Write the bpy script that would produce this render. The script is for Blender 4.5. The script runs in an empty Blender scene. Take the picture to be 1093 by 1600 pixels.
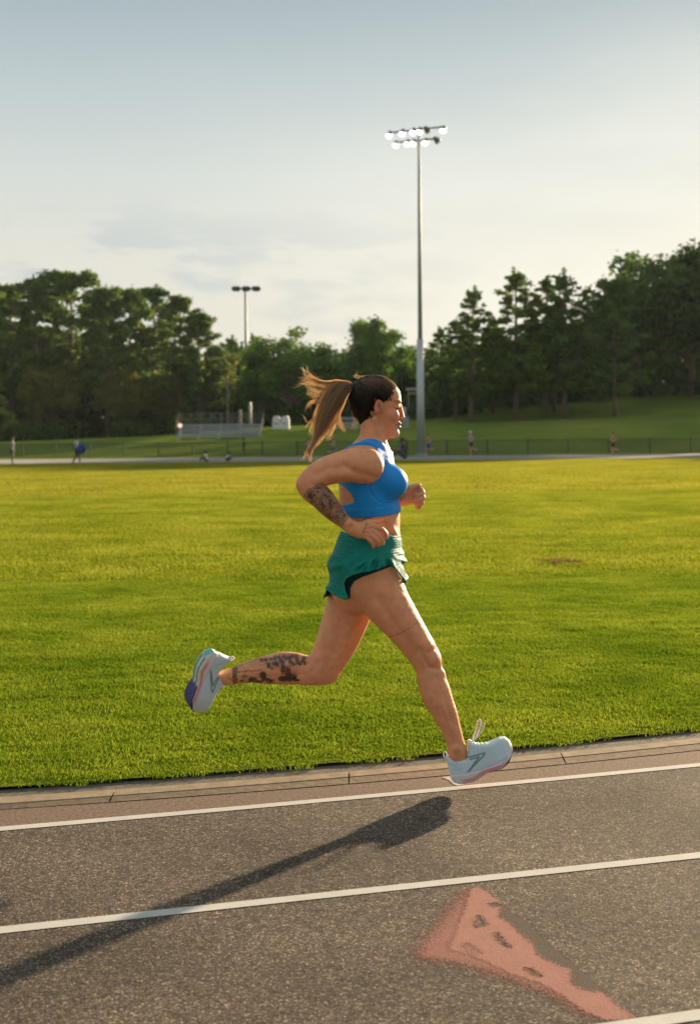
import bpy, bmesh, math, random, os
import numpy as np
from mathutils import Vector, Matrix, noise as mnoise

# ---------------------------------------------------------------- camera, sky, sun, exposure
sc = bpy.context.scene
COL = sc.collection
FPX, CX, CY, CAMH = 2100.0, 546.5, 800.0, 1.36
PITCH = math.atan((CY-686.0)/FPX)
ROLL = math.radians(-0.5)
cam_data = bpy.data.cameras.new('camera')
cam_data.sensor_fit = 'VERTICAL'; cam_data.sensor_height = 36.0
cam_data.lens = 36.0*FPX/1600.0
cam_data.clip_start = 0.05; cam_data.clip_end = 3000
cam = bpy.data.objects.new('camera', cam_data); COL.objects.link(cam)
RC = Matrix.Rotation(math.pi/2-PITCH, 3, 'X') @ Matrix.Rotation(ROLL, 3, 'Z')
cam.matrix_world = Matrix.Translation((0, 0, CAMH)) @ RC.to_4x4()
sc.camera = cam
cam_data.dof.use_dof = True
cam_data.dof.focus_distance = 5.25
cam_data.dof.aperture_fstop = 4.0

SUN_EL, SUN_AZ = math.radians(13.0), math.radians(33.5)      # azimuth from +Y towards +X
SUN_DIR = Vector((math.sin(SUN_AZ)*math.cos(SUN_EL), math.cos(SUN_AZ)*math.cos(SUN_EL), math.sin(SUN_EL)))
sd = bpy.data.lights.new('sun', 'SUN'); sd.energy = 4.1; sd.angle = math.radians(1.4); sd.color = (1.0, 0.77, 0.50)
sun = bpy.data.objects.new('sun', sd); COL.objects.link(sun)
sun.rotation_euler = SUN_DIR.to_track_quat('Z', 'Y').to_euler()

world = bpy.data.worlds.new("World"); sc.world = world; world.use_nodes = True
def build_world():
    nt = world.node_tree; N = nt.nodes; L = nt.links
    bg = N['Background']; bg.inputs[1].default_value = 0.10
    sky = N.new('ShaderNodeTexSky'); sky.sky_type = 'NISHITA'; sky.sun_disc = False
    sky.sun_elevation = SUN_EL; sky.sun_rotation = SUN_AZ
    sky.air_density = 1.2; sky.dust_density = 1.5; sky.ozone_density = 1.5
    tc = N.new('ShaderNodeTexCoord')
    sep = N.new('ShaderNodeSeparateXYZ'); L.new(tc.outputs['Generated'], sep.inputs[0])
    def math_(op, a, b=None, clamp=False):
        n = N.new('ShaderNodeMath'); n.operation = op; n.use_clamp = clamp
        for i, v in enumerate((a, b)):
            if v is None: continue
            if isinstance(v, (int, float)): n.inputs[i].default_value = v
            else: L.new(v, n.inputs[i])
        return n.outputs[0]
    # high thin overcast: blue-grey aloft, cream towards the sun's side and the horizon
    r = N.new('ShaderNodeValToRGB'); L.new(sep.outputs[2], r.inputs[0])
    e = r.color_ramp.elements
    e[0].position = 0.0; e[0].color = (0.66, 0.62, 0.53, 1)
    e[1].position = 1.0; e[1].color = (0.52, 0.57, 0.58, 1)  # zenith, out of view, brightened to raise the ambient fill
    for p, c in ((0.07, (0.70, 0.67, 0.58, 1)), (0.13, (0.68, 0.67, 0.60, 1)), (0.19, (0.60, 0.635, 0.61, 1)), (0.26, (0.445, 0.515, 0.53, 1)), (0.32, (0.325, 0.40, 0.435, 1)), (0.45, (0.39, 0.47, 0.49, 1)), (0.7, (0.48, 0.54, 0.56, 1))):
        q = e.new(p); q.color = c
    # streaky cloud
    mp = N.new('ShaderNodeMapping'); mp.inputs['Scale'].default_value = (2.2, 2.2, 9.0); mp.inputs['Rotation'].default_value = (0.10, -0.16, 0)
    L.new(tc.outputs['Generated'], mp.inputs[0])
    nz = N.new('ShaderNodeTexNoise'); nz.inputs['Scale'].default_value = 1.6; nz.inputs['Detail'].default_value = 6; nz.inputs['Roughness'].default_value = 0.52
    L.new(mp.outputs[0], nz.inputs[0])
    # glow of thin cloud on the sun's side
    sunv = N.new('ShaderNodeVectorMath'); sunv.operation = 'DOT_PRODUCT'; L.new(tc.outputs['Generated'], sunv.inputs[0]); sunv.inputs[1].default_value = SUN_DIR
    mr = N.new('ShaderNodeMapRange'); mr.interpolation_type = 'SMOOTHSTEP'; L.new(sunv.outputs['Value'], mr.inputs[0])
    mr.inputs[1].default_value = 0.72; mr.inputs[2].default_value = 0.99; mr.inputs[3].default_value = 0; mr.inputs[4].default_value = .8
    band = N.new('ShaderNodeMapRange'); band.interpolation_type = 'SMOOTHSTEP'; L.new(sep.outputs[2], band.inputs[0])
    band.inputs[1].default_value = 0.36; band.inputs[2].default_value = 0.12; band.inputs[3].default_value = 0; band.inputs[4].default_value = 1
    nr = N.new('ShaderNodeMapRange'); L.new(nz.outputs['Fac'], nr.inputs[0]); nr.inputs[1].default_value = 0.36; nr.inputs[2].default_value = 0.64; nr.inputs[3].default_value = 0.35; nr.inputs[4].default_value = 1.0
    g = math_('MULTIPLY', math_('MULTIPLY', mr.outputs[0], band.outputs[0]), nr.outputs[0], True)
    m1 = N.new('ShaderNodeMix'); m1.data_type = 'RGBA'; L.new(g, m1.inputs['Factor'])
    L.new(r.outputs[0], m1.inputs['A']); m1.inputs['B'].default_value = (0.88, 0.86, 0.77, 1)
    # low grey cumulus bank
    mp2 = N.new('ShaderNodeMapping'); mp2.inputs['Scale'].default_value = (5.0, 5.0, 16.0); L.new(tc.outputs['Generated'], mp2.inputs[0])
    n2 = N.new('ShaderNodeTexNoise'); n2.inputs['Scale'].default_value = 2.1; n2.inputs['Detail'].default_value = 7; n2.inputs['Roughness'].default_value = 0.55; L.new(mp2.outputs[0], n2.inputs[0])
    b2 = N.new('ShaderNodeMapRange'); L.new(sep.outputs[2], b2.inputs[0]); b2.interpolation_type = 'SMOOTHSTEP'
    b2.inputs[1].default_value = 0.185; b2.inputs[2].default_value = 0.14; b2.inputs[3].default_value = 0.0; b2.inputs[4].default_value = 1.0
    b3 = N.new('ShaderNodeMapRange'); L.new(n2.outputs['Fac'], b3.inputs[0]); b3.inputs[1].default_value = 0.50; b3.inputs[2].default_value = 0.60; b3.interpolation_type = 'SMOOTHSTEP'
    side = N.new('ShaderNodeMapRange'); L.new(sunv.outputs['Value'], side.inputs[0]); side.inputs[1].default_value = 0.90; side.inputs[2].default_value = 0.74; side.inputs[3].default_value = 0.0; side.inputs[4].default_value = 1.0
    g2 = math_('MULTIPLY', math_('MULTIPLY', b2.outputs[0], b3.outputs[0]), side.outputs[0], True)
    m2 = N.new('ShaderNodeMix'); m2.data_type = 'RGBA'; L.new(g2, m2.inputs['Factor'])
    L.new(m1.outputs['Result'], m2.inputs['A']); m2.inputs['B'].default_value = (0.54, 0.575, 0.57, 1)
    # cloud layer radiance scaled to the sky texture's units; Nishita shows through a little
    sc_ = N.new('ShaderNodeVectorMath'); sc_.operation = 'SCALE'; sc_.inputs['Scale'].default_value = 3.0
    L.new(m2.outputs['Result'], sc_.inputs[0])
    m3 = N.new('ShaderNodeMix'); m3.data_type = 'RGBA'; m3.inputs['Factor'].default_value = 0.975
    L.new(sky.outputs[0], m3.inputs['A']); L.new(sc_.outputs[0], m3.inputs['B'])
    L.new(m3.outputs['Result'], bg.inputs[0])
build_world()

sc.view_settings.view_transform = 'Standard'; sc.view_settings.look = 'None'
sc.view_settings.gamma = 1.0; sc.view_settings.use_curve_mapping = False
sc.view_settings.exposure = 1.85
sc.render.engine = 'CYCLES'
sc.cycles.use_denoising = True
sc.cycles.max_bounces = 6; sc.cycles.transparent_max_bounces = 8
sc.cycles.caustics_reflective = False; sc.cycles.caustics_refractive = False

HAZE = True
random.seed(7); rng = np.random.default_rng(7)

# ---------------------------------------------------------------- geometry of the view
RCn = np.array(RC)
def ray(px, py):
    d = RCn @ np.array([(px-CX)/FPX, -(py-CY)/FPX, -1.0])
    return d
def G(px, py, z=0.0):                       # point of the ground plane seen at a pixel of the photograph
    d = ray(px, py); t = (z-CAMH)/d[2]
    return np.array([d[0]*t, d[1]*t, z])
def W(px, py, Y):                           # point at distance Y seen at a pixel
    d = ray(px, py); t = Y/d[1]
    return np.array([d[0]*t, Y, CAMH+d[2]*t])
def proj(P):                                # inverse
    q = (P-np.array([0, 0, CAMH])) @ RCn
    return CX + FPX*q[..., 0]/(-q[..., 2]), CY - FPX*q[..., 1]/(-q[..., 2])
def horizon(px):
    d0 = 686-0.0087*(px-CX); return d0

# ---------------------------------------------------------------- node helpers
def mat(name):
    m = bpy.data.materials.new(name); m.use_nodes = True
    return m, m.node_tree.nodes, m.node_tree.links, m.node_tree.nodes['Principled BSDF']
def simple(name, col, rough=0.6, metal=0.0, var=0.12, scale=30.0, bump=0.0, spec=0.5):
    m, N, L, b = mat(name)
    tc = N.new('ShaderNodeTexCoord')
    nz = N.new('ShaderNodeTexNoise'); nz.inputs['Scale'].default_value = scale; nz.inputs['Detail'].default_value = 4
    L.new(tc.outputs['Object'], nz.inputs[0])
    r = N.new('ShaderNodeValToRGB'); L.new(nz.outputs['Fac'], r.inputs[0])
    r.color_ramp.elements[0].position = 0.3; r.color_ramp.elements[1].position = 0.7
    r.color_ramp.elements[0].color = tuple(c*(1-var) for c in col)+(1,)
    r.color_ramp.elements[1].color = tuple(min(1, c*(1+var)) for c in col)+(1,)
    L.new(r.outputs[0], b.inputs['Base Color'])
    b.inputs['Roughness'].default_value = rough; b.inputs['Metallic'].default_value = metal
    b.inputs['Specular IOR Level'].default_value = spec
    if bump:
        bp = N.new('ShaderNodeBump'); bp.inputs['Strength'].default_value = bump; bp.inputs['Distance'].default_value = 0.01
        L.new(nz.outputs['Fac'], bp.inputs['Height']); L.new(bp.outputs[0], b.inputs['Normal'])
    return m

# ---------------------------------------------------------------- object helpers
def mesh_obj(name, V, F, m=None, parent=None, smooth=False, origin=None):
    V = np.asarray(V, dtype=np.float64).reshape(-1, 3)
    if origin is not None: V = V - np.asarray(origin)
    me = bpy.data.meshes.new(name)
    F = np.asarray(F) if not isinstance(F, list) else F
    if isinstance(F, np.ndarray) and len(F):
        n, k = F.shape
        me.vertices.add(len(V)); me.vertices.foreach_set('co', V.ravel().astype(np.float32))
        me.loops.add(n*k); me.loops.foreach_set('vertex_index', F.ravel().astype(np.int32))
        me.polygons.add(n); me.polygons.foreach_set('loop_start', (np.arange(n)*k).astype(np.int32))
        me.polygons.foreach_set('loop_total', np.full(n, k, np.int32))
        me.update(calc_edges=True)
    else:
        me.from_pydata([tuple(v) for v in V], [], F); me.update()
    if smooth: me.polygons.foreach_set('use_smooth', np.ones(len(me.polygons), bool))
    if m: me.materials.append(m)
    o = bpy.data.objects.new(name, me); COL.objects.link(o)
    if parent: o.parent = parent
    elif origin is not None: o.location = origin
    return o
def colattr(o, C, name='tint'):
    a = o.data.color_attributes.new(name, 'FLOAT_COLOR', 'POINT')
    C4 = np.ones((len(C), 4), np.float32); C4[:, :3] = C
    a.data.foreach_set('color', C4.ravel())
def tag(o, label=None, cat=None, group=None, kind=None):
    if label: o['label'] = label
    if cat: o['category'] = cat
    if group: o['group'] = group
    if kind: o['kind'] = kind
    return o
def empty(name, loc, rz=0.0):
    o = bpy.data.objects.new(name, None); COL.objects.link(o); o.location = tuple(loc); o.rotation_euler = (0, 0, rz)
    o.empty_display_size = 0.2
    return o
class MB:
    def __init__(s): s.V = []; s.F = []
    def add(s, V, F):
        n = len(s.V); s.V += [tuple(v) for v in V]; s.F += [tuple(i+n for i in f) for f in F]
    def box(s, c, size, rz=0.0):
        hx, hy, hz = size[0]/2, size[1]/2, size[2]/2; ca, sa = math.cos(rz), math.sin(rz)
        V = []
        for z in (-hz, hz):
            for x, y in ((-hx, -hy), (hx, -hy), (hx, hy), (-hx, hy)):
                V.append((c[0]+x*ca-y*sa, c[1]+x*sa+y*ca, c[2]+z))
        s.add(V, [(3, 2, 1, 0), (4, 5, 6, 7), (0, 1, 5, 4), (1, 2, 6, 5), (2, 3, 7, 6), (3, 0, 4, 7)])
    def tube(s, pts, rad, n=8, cap=True):
        pts = [Vector(p) for p in pts]
        if not hasattr(rad, '__len__'): rad = [rad]*len(pts)
        V = []; F = []
        for i, p in enumerate(pts):
            t = (pts[min(i+1, len(pts)-1)]-pts[max(i-1, 0)]).normalized()
            u = t.cross(Vector((0, 1, 0)) if abs(t.y) < 0.9 else Vector((1, 0, 0))).normalized(); w = t.cross(u)
            for k in range(n):
                a = 2*math.pi*k/n; V.append(p+(u*math.cos(a)+w*math.sin(a))*rad[i])
        for i in range(len(pts)-1):
            for k in range(n):
                a, b = i*n+k, i*n+(k+1) % n
                F.append((a, b, b+n, a+n))
        if cap: F.append(tuple(range(n-1, -1, -1))); F.append(tuple(range((len(pts)-1)*n, len(pts)*n)))
        s.add(V, F)
    def build(s, name, m, parent=None, smooth=False, origin=None):
        return mesh_obj(name, s.V, s.F, m, parent, smooth, origin)

# ================================================================= MATERIALS
def asphalt_mat():
    m, N, L, b = mat('asphalt')
    geo = N.new('ShaderNodeNewGeometry')
    v = N.new('ShaderNodeTexVoronoi'); v.inputs['Scale'].default_value = 215; L.new(geo.outputs['Position'], v.inputs['Vector'])
    sepc = N.new('ShaderNodeSeparateColor'); L.new(v.outputs['Color'], sepc.inputs[0])
    r = N.new('ShaderNodeValToRGB'); L.new(sepc.outputs[0], r.inputs[0]); e = r.color_ramp.elements
    e[0].position = 0; e[0].color = (0.032, 0.026, 0.021, 1); e[1].position = 1.0; e[1].color = (0.40, 0.31, 0.23, 1)
    for p, c in ((0.35, (0.075, 0.059, 0.045, 1)), (0.75, (0.110, 0.086, 0.065, 1)), (0.93, (0.21, 0.163, 0.122, 1))):
        q = e.new(p); q.color = c
    n1 = N.new('ShaderNodeTexNoise'); n1.inputs['Scale'].default_value = 1.3; n1.inputs['Detail'].default_value = 5; L.new(geo.outputs['Position'], n1.inputs[0])
    mr = N.new('ShaderNodeMapRange'); L.new(n1.outputs['Fac'], mr.inputs[0]); mr.inputs[1].default_value = .3; mr.inputs[2].default_value = .7; mr.inputs[3].default_value = .70; mr.inputs[4].default_value = 1.25
    n2 = N.new('ShaderNodeTexNoise'); n2.inputs['Scale'].default_value = 22; n2.inputs['Detail'].default_value = 4; L.new(geo.outputs['Position'], n2.inputs[0])
    mr2 = N.new('ShaderNodeMapRange'); L.new(n2.outputs['Fac'], mr2.inputs[0]); mr2.inputs[1].default_value = .3; mr2.inputs[2].default_value = .7; mr2.inputs[3].default_value = .82; mr2.inputs[4].default_value = 1.18
    mul = N.new('ShaderNodeMath'); mul.operation = 'MULTIPLY'; L.new(mr.outputs[0], mul.inputs[0]); L.new(mr2.outputs[0], mul.inputs[1])
    sc_ = N.new('ShaderNodeVectorMath'); sc_.operation = 'SCALE'; L.new(r.outputs[0], sc_.inputs[0]); L.new(mul.outputs[0], sc_.inputs['Scale'])
    L.new(sc_.outputs[0], b.inputs['Base Color'])
    b.inputs['Roughness'].default_value = 0.9; b.inputs['Specular IOR Level'].default_value = 0.08
    # a few glittering stones
    gr = N.new('ShaderNodeMapRange'); L.new(sepc.outputs[1], gr.inputs[0]); gr.inputs[1].default_value = .985; gr.inputs[2].default_value = .995; gr.inputs[3].default_value = .9; gr.inputs[4].default_value = .3
    L.new(gr.outputs[0], b.inputs['Roughness'])
    bp = N.new('ShaderNodeBump'); bp.inputs['Strength'].default_value = 0.4; bp.inputs['Distance'].default_value = 0.003; bp.invert = True
    L.new(v.outputs['Distance'], bp.inputs['Height'])
    bp2 = N.new('ShaderNodeBump'); bp2.inputs['Strength'].default_value = 0.35; bp2.inputs['Distance'].default_value = 0.006
    L.new(n2.outputs['Fac'], bp2.inputs['Height']); L.new(bp.outputs[0], bp2.inputs['Normal']); L.new(bp2.outputs[0], b.inputs['Normal'])
    return m
def paint_mat(name, col, wear=0.45, holes=0.0, fray=0.0):
    """paint on asphalt: worn through where the noise is high; the surface below shows through real gaps (alpha)"""
    m, N, L, b = mat(name)
    geo = N.new('ShaderNodeNewGeometry')
    v = N.new('ShaderNodeTexVoronoi'); v.inputs['Scale'].default_value = 190; L.new(geo.outputs['Position'], v.inputs['Vector'])
    n = N.new('ShaderNodeTexNoise'); n.inputs['Scale'].default_value = 9; n.inputs['Detail'].default_value = 8; n.inputs['Roughness'].default_value = 0.75; L.new(geo.outputs['Position'], n.inputs[0])
    r = N.new('ShaderNodeMapRange'); L.new(n.outputs['Fac'], r.inputs[0]); r.inputs[1].default_value = .25; r.inputs[2].default_value = .75; r.inputs[3].default_value = .84; r.inputs[4].default_value = 1.12
    s = N.new('ShaderNodeVectorMath'); s.operation = 'SCALE'; s.inputs[0].default_value = col; L.new(r.outputs[0], s.inputs['Scale'])
    L.new(s.outputs[0], b.inputs['Base Color']); b.inputs['Roughness'].default_value = 0.85; b.inputs['Specular IOR Level'].default_value = 0.1
    bp = N.new('ShaderNodeBump'); bp.inputs['Strength'].default_value = 0.2; bp.inputs['Distance'].default_value = 0.002; bp.invert = True
    L.new(v.outputs['Distance'], bp.inputs['Height']); L.new(bp.outputs[0], b.inputs['Normal'])
    n3 = N.new('ShaderNodeTexNoise'); n3.inputs['Scale'].default_value = 60; n3.inputs['Detail'].default_value = 5; n3.inputs['Roughness'].default_value = .7; L.new(geo.outputs['Position'], n3.inputs[0])
    add = N.new('ShaderNodeMath'); add.operation = 'MULTIPLY_ADD'; L.new(n.outputs['Fac'], add.inputs[0]); add.inputs[1].default_value = 0.6; L.new(n3.outputs['Fac'], add.inputs[2])
    al = N.new('ShaderNodeMapRange'); L.new(add.outputs[0], al.inputs[0]); al.inputs[1].default_value = 0.98+wear*.2-holes; al.inputs[2].default_value = 1.10+wear*.2-holes; al.inputs[3].default_value = 1; al.inputs[4].default_value = 0
    L.new(al.outputs[0], b.inputs['Alpha'])
    return m
def concrete_mat(name, a, c, scale=18):
    m, N, L, b = mat(name)
    geo = N.new('ShaderNodeNewGeometry')
    n = N.new('ShaderNodeTexNoise'); n.inputs['Scale'].default_value = scale; n.inputs['Detail'].default_value = 8; n.inputs['Roughness'].default_value = .7; L.new(geo.outputs['Position'], n.inputs[0])
    r = N.new('ShaderNodeValToRGB'); L.new(n.outputs['Fac'], r.inputs[0]); r.color_ramp.elements[0].position = .32; r.color_ramp.elements[1].position = .68
    r.color_ramp.elements[0].color = a+(1,); r.color_ramp.elements[1].color = c+(1,)
    L.new(r.outputs[0], b.inputs['Base Color']); b.inputs['Roughness'].default_value = .9; b.inputs['Specular IOR Level'].default_value = 0.1
    bp = N.new('ShaderNodeBump'); bp.inputs['Strength'].default_value = .5; bp.inputs['Distance'].default_value = .006; L.new(n.outputs['Fac'], bp.inputs['Height']); L.new(bp.outputs[0], b.inputs['Normal'])
    return m
def grass_ground_mat(name, cols, scale_big, warm):
    m, N, L, b = mat(name)
    geo = N.new('ShaderNodeNewGeometry')
    n = N.new('ShaderNodeTexNoise'); n.inputs['Scale'].default_value = scale_big; n.inputs['Detail'].default_value = 7; n.inputs['Roughness'].default_value = .65; L.new(geo.outputs['Position'], n.inputs[0])
    r = N.new('ShaderNodeValToRGB'); L.new(n.outputs['Fac'], r.inputs[0])
    e = r.color_ramp.elements; e[0].position = .32; e[0].color = cols[0]+(1,); e[1].position = .68; e[1].color = cols[2]+(1,); q = e.new(.5); q.color = cols[1]+(1,)
    L.new(r.outputs[0], b.inputs['Base Color']); b.inputs['Roughness'].default_value = .9; b.inputs['Specular IOR Level'].default_value = 0.0
    n2 = N.new('ShaderNodeTexNoise'); n2.inputs['Scale'].default_value = 9; n2.inputs['Detail'].default_value = 6; L.new(geo.outputs['Position'], n2.inputs[0])
    bp = N.new('ShaderNodeBump'); bp.inputs['Strength'].default_value = .7; bp.inputs['Distance'].default_value = .06; L.new(n2.outputs['Fac'], bp.inputs['Height']); L.new(bp.outputs[0], b.inputs['Normal'])
    return m
def blade_mat(name, colA, colB, colC, transl=0.5, scale=1.2):
    m = bpy.data.materials.new(name); m.use_nodes = True; N = m.node_tree.nodes; L = m.node_tree.links
    N.remove(N['Principled BSDF']); out = N['Material Output']
    geo = N.new('ShaderNodeNewGeometry')
    n = N.new('ShaderNodeTexNoise'); n.inputs['Scale'].default_value = scale; n.inputs['Detail'].default_value = 6; n.inputs['Roughness'].default_value = .7; L.new(geo.outputs['Position'], n.inputs[0])
    rnd = N.new('ShaderNodeMath'); rnd.operation = 'MULTIPLY_ADD'; L.new(geo.outputs['Random Per Island'], rnd.inputs[0]); rnd.inputs[1].default_value = .22; 
    sub = N.new('ShaderNodeMath'); sub.operation = 'SUBTRACT'; L.new(n.outputs['Fac'], sub.inputs[0]); sub.inputs[1].default_value = .11; L.new(sub.outputs[0], rnd.inputs[2])
    r = N.new('ShaderNodeValToRGB'); L.new(rnd.outputs[0], r.inputs[0]); e = r.color_ramp.elements
    e[0].position = .33; e[0].color = colA+(1,); e[1].position = .70; e[1].color = colC+(1,); q = e.new(.5); q.color = colB+(1,)
    d = N.new('ShaderNodeBsdfDiffuse'); t = N.new('ShaderNodeBsdfTranslucent'); mx = N.new('ShaderNodeMixShader'); mx.inputs[0].default_value = transl
    L.new(r.outputs[0], d.inputs[0]); L.new(r.outputs[0], t.inputs[0]); L.new(d.outputs[0], mx.inputs[1]); L.new(t.outputs[0], mx.inputs[2])
    L.new(mx.outputs[0], out.inputs[0])
    return m
M_ASPHALT = asphalt_mat()
M_LINE = paint_mat('white_line_paint', (0.46, 0.44, 0.405), wear=-.02)
M_RED = paint_mat('red_track_paint', (0.30, 0.128, 0.098), wear=.2)
M_RED_WORN = paint_mat('worn_red_track_paint', (0.20, 0.085, 0.066), wear=-.95)
M_BROWN = simple('brown_sealer', (0.085, 0.062, 0.048), .9, var=.1, scale=40, spec=.08)
M_KERB = concrete_mat('kerb_concrete', (0.22, 0.165, 0.105), (0.34, 0.262, 0.172))
M_KERB2 = concrete_mat('dusty_apron', (0.18, 0.13, 0.085), (0.30, 0.22, 0.145), 30)
M_GAP = concrete_mat('edging_strip_dirt', (0.075, 0.065, 0.05), (0.16, 0.14, 0.11), 30)
M_DUSTY = concrete_mat('dusty_asphalt', (0.095, 0.068, 0.050), (0.215, 0.152, 0.112), 60)
M_FIELD = grass_ground_mat('turf_soil', ((0.07, 0.09, 0.010), (0.10, 0.125, 0.013), (0.13, 0.15, 0.018)), .5, 0)
M_HILL = grass_ground_mat('hill_turf', ((0.092, 0.130, 0.022), (0.125, 0.165, 0.028), (0.17, 0.195, 0.036)), .12, 0)
M_BLADE = blade_mat('grass_blades', (0.085, 0.145, 0.008), (0.165, 0.230, 0.014), (0.27, 0.31, 0.032), .55, .9)
M_BLADE_BACKLIT = blade_mat('backlit_tint_grass_blades', (0.19, 0.205, 0.018), (0.27, 0.275, 0.026), (0.36, 0.34, 0.05), .55, .35)  # yellower than the near blades: backlit glow put into the colour
M_BLADE_MID = blade_mat('mid_grass_blades', (0.125, 0.170, 0.011), (0.210, 0.245, 0.018), (0.31, 0.32, 0.042), .55, .6)  # partway to the far blades' backlit yellow, also put into the colour

# ================================================================= GROUND
def quad_line(px):           # three pixels -> quadratic Y(X) on the ground
    P = [G(*p) for p in px]
    X = [p[0] for p in P]; Y = [p[1] for p in P]
    return np.polyfit(X, Y, 2 if len(P) > 2 else 1)
L1t = quad_line([(0, 1292.5), (540, 1245), (1093, 1192.6)]); L1b = quad_line([(0, 1299), (540, 1250.7), (1093, 1198)])
L2t = quad_line([(0, 1448.7), (540, 1391.3), (1093, 1332)]); L2b = quad_line([(0, 1459.6), (540, 1400.5), (1093, 1341.4)])
EG = quad_line([(0, 1243), (540, 1202), (1093, 1148.6)])        # turf edge
K0 = quad_line([(0, 1251.5), (540, 1211.5), (1093, 1158)])      # kerb back
K1 = quad_line([(0, 1261.5), (540, 1219.5), (1093, 1166)])      # groove
K2 = quad_line([(0, 1265.5), (540, 1226), (1093, 1172.5)])      # kerb front
print('L1', L1t, 'L2', L2t, 'EG', EG)
# keep the fitted curve near the view and go on along its tangent beyond it
def ev(c, X):
    X = np.asarray(X, float); Xc = np.clip(X, -2.2, 2.2)
    d = np.polyval(np.polyder(c), Xc)
    return np.polyval(c, Xc)+d*(X-Xc)
XS = np.concatenate([np.linspace(-60, -3, 12), np.linspace(-2.6, 2.6, 53), np.linspace(3, 60, 12)])
def strip(name, ca, cb, z, m, parent=None, xs=XS, dz=0):
    Ya, Yb = ca(xs), cb(xs)
    V = [(x, y, z) for x, y in zip(xs, Ya)]+[(x, y, z+dz) for x, y in zip(xs, Yb)]
    n = len(xs); F = [(i, i+1, n+i+1, n+i) for i in range(n-1)]
    return mesh_obj(name, V, F, m, parent)
track = strip('running_track', lambda x: ev(K2, x)-26-0*x, lambda x: ev(K2, x)+.3, 0, M_ASPHALT); tag(track, kind='structure')
tag(track, 'brown grey asphalt running track')
dusty = strip('dusty_margin', lambda x: ev(L1b, x)+.035, lambda x: ev(K2, x), 0.0008, M_DUSTY); tag(dusty, 'dusty strip of asphalt between inner line and kerb', kind='structure')
def lane_line(name, ct, cb, label):
    o = strip(name, lambda x: ev(cb, x), lambda x: ev(ct, x), 0.0018, M_LINE)
    tag(o, label, kind='structure')
lane_line('lane_line', L1t, L1b, 'inner white lane line below the lead shoe')
lane_line('lane_line', L2t, L2b, 'middle white lane line touching the red mark')
p3a = G(1093, 1577.5); off3t = p3a[1]-ev(L2t, p3a[0])
p3b = G(934.4, 1599.5)
print('line3 check', off3t, p3b[1]-ev(L2t, p3b[0]))
lane_line('lane_line', L2t+np.array([0, 0, off3t]), L2t+np.array([0, 0, off3t-.055]), 'white lane line crossing the bottom right corner')
# kerb: raised concrete blocks with joints, a groove, a narrow front band
kerb = empty('kerb', (0, 0, 0)); tag(kerb, 'low beige concrete kerb between track and turf', kind='structure')
edging = strip('edging_strip', lambda x: ev(K0, x), lambda x: ev(EG, x)+.25, 0.006, M_GAP); tag(edging, 'dark dirt strip between kerb and turf', kind='structure')
jt = G(545, 1218)[0]; step = G(545, 1218)[0]-G(176, 1247)[0]
def kerb_block(x0, x1):
    xs = np.linspace(x0+.003, x1-.003, 5); V = []; F = []
    rows = [(lambda x: ev(K0, x)+.0, .0), (lambda x: ev(K0, x)-.004, .016), (lambda x: ev(K1, x)+.008, .0125), (lambda x: ev(K1, x)+.004, .004)]
    for f, z in rows:
        for x in xs: V.append((x, float(f(x)), z))
    n = len(xs)
    for j in range(3):
        for i in range(n-1): F.append((j*n+i, j*n+i+1, (j+1)*n+i+1, (j+1)*n+i))
    F.append((0, n, 2*n, 3*n)); F.append((4*n-1, 3*n-1, 2*n-1, n-1))
    mesh_obj('kerb_block', V, F, M_KERB, kerb)
for k in range(-14, 15):
    kerb_block(jt+k*step, jt+(k+1)*step)
    strip('front_block', lambda x: ev(K2, x), lambda x: ev(K1, x)-.004, 0.003, M_KERB2, kerb, xs=np.linspace(jt+k*step+.003, jt+(k+1)*step-.003, 5), dz=.008)

# ---- field and far terrain
def smooth(a, b, x):
    t = np.clip((x-a)/(b-a), 0, 1); return t*t*(3-2*t)
HP = np.array([(-600, .9, 1.1), (0, 1.1, 1.3), (270, 2.0, 2.1), (400, 2.5, 2.8), (560, 2.6, 3.2), (660, 2.6, 3.7), (760, 2.8, 4.9), (860, 3.0, 5.9), (950, 3.3, 7.0), (1093, 3.8, 7.5), (1700, 4.2, 8.2)])
def hill_z(X, Y):
    col = CX+FPX*X/np.maximum(Y, 1)
    A = np.interp(col, HP[:, 0], HP[:, 1]); B = np.interp(col, HP[:, 0], HP[:, 2])
    return A*smooth(101, 129, Y)+(B-A)*smooth(124, 156, Y)+0.12*np.sin(X*.13+1)*smooth(105, 140, Y)
FT0 = lambda x: 1.0*np.interp(x, [-60, -22, 0, 27, 60], [G(0, 726)[1]+6, G(0, 726)[1], G(620, 720)[1], G(1093, 716)[1], G(1093, 716)[1]+2])
FT1 = lambda x: np.interp(x, [-60, -24, 0, 28, 60], [G(0, 718)[1]+6, G(0, 718)[1], G(620, 713)[1], G(1093, 709.3)[1], G(1093, 709.3)[1]+2])
xs = np.linspace(-60, 60, 61)
field = strip('grass_field', lambda x: ev(EG, x)+.05, lambda x: 0*x+110.0, 0.02, M_FIELD, xs=XS); tag(field, 'sunlit mown grass infield', kind='structure')
M_FARTRACK = simple('far_asphalt', (0.17, 0.155, 0.14), .9, var=.1, scale=.6)
def fartrack():
    V = []; F = []; n = len(xs)
    for f in (FT0, FT1):
        for x in xs: V.append((x, float(f(x)), .03))
    F = [(i, i+1, n+i+1, n+i) for i in range(n-1)]
    o = mesh_obj('far_track', V, F, M_FARTRACK); tag(o, 'grey far straight of the running track', kind='structure')
fartrack()
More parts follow.
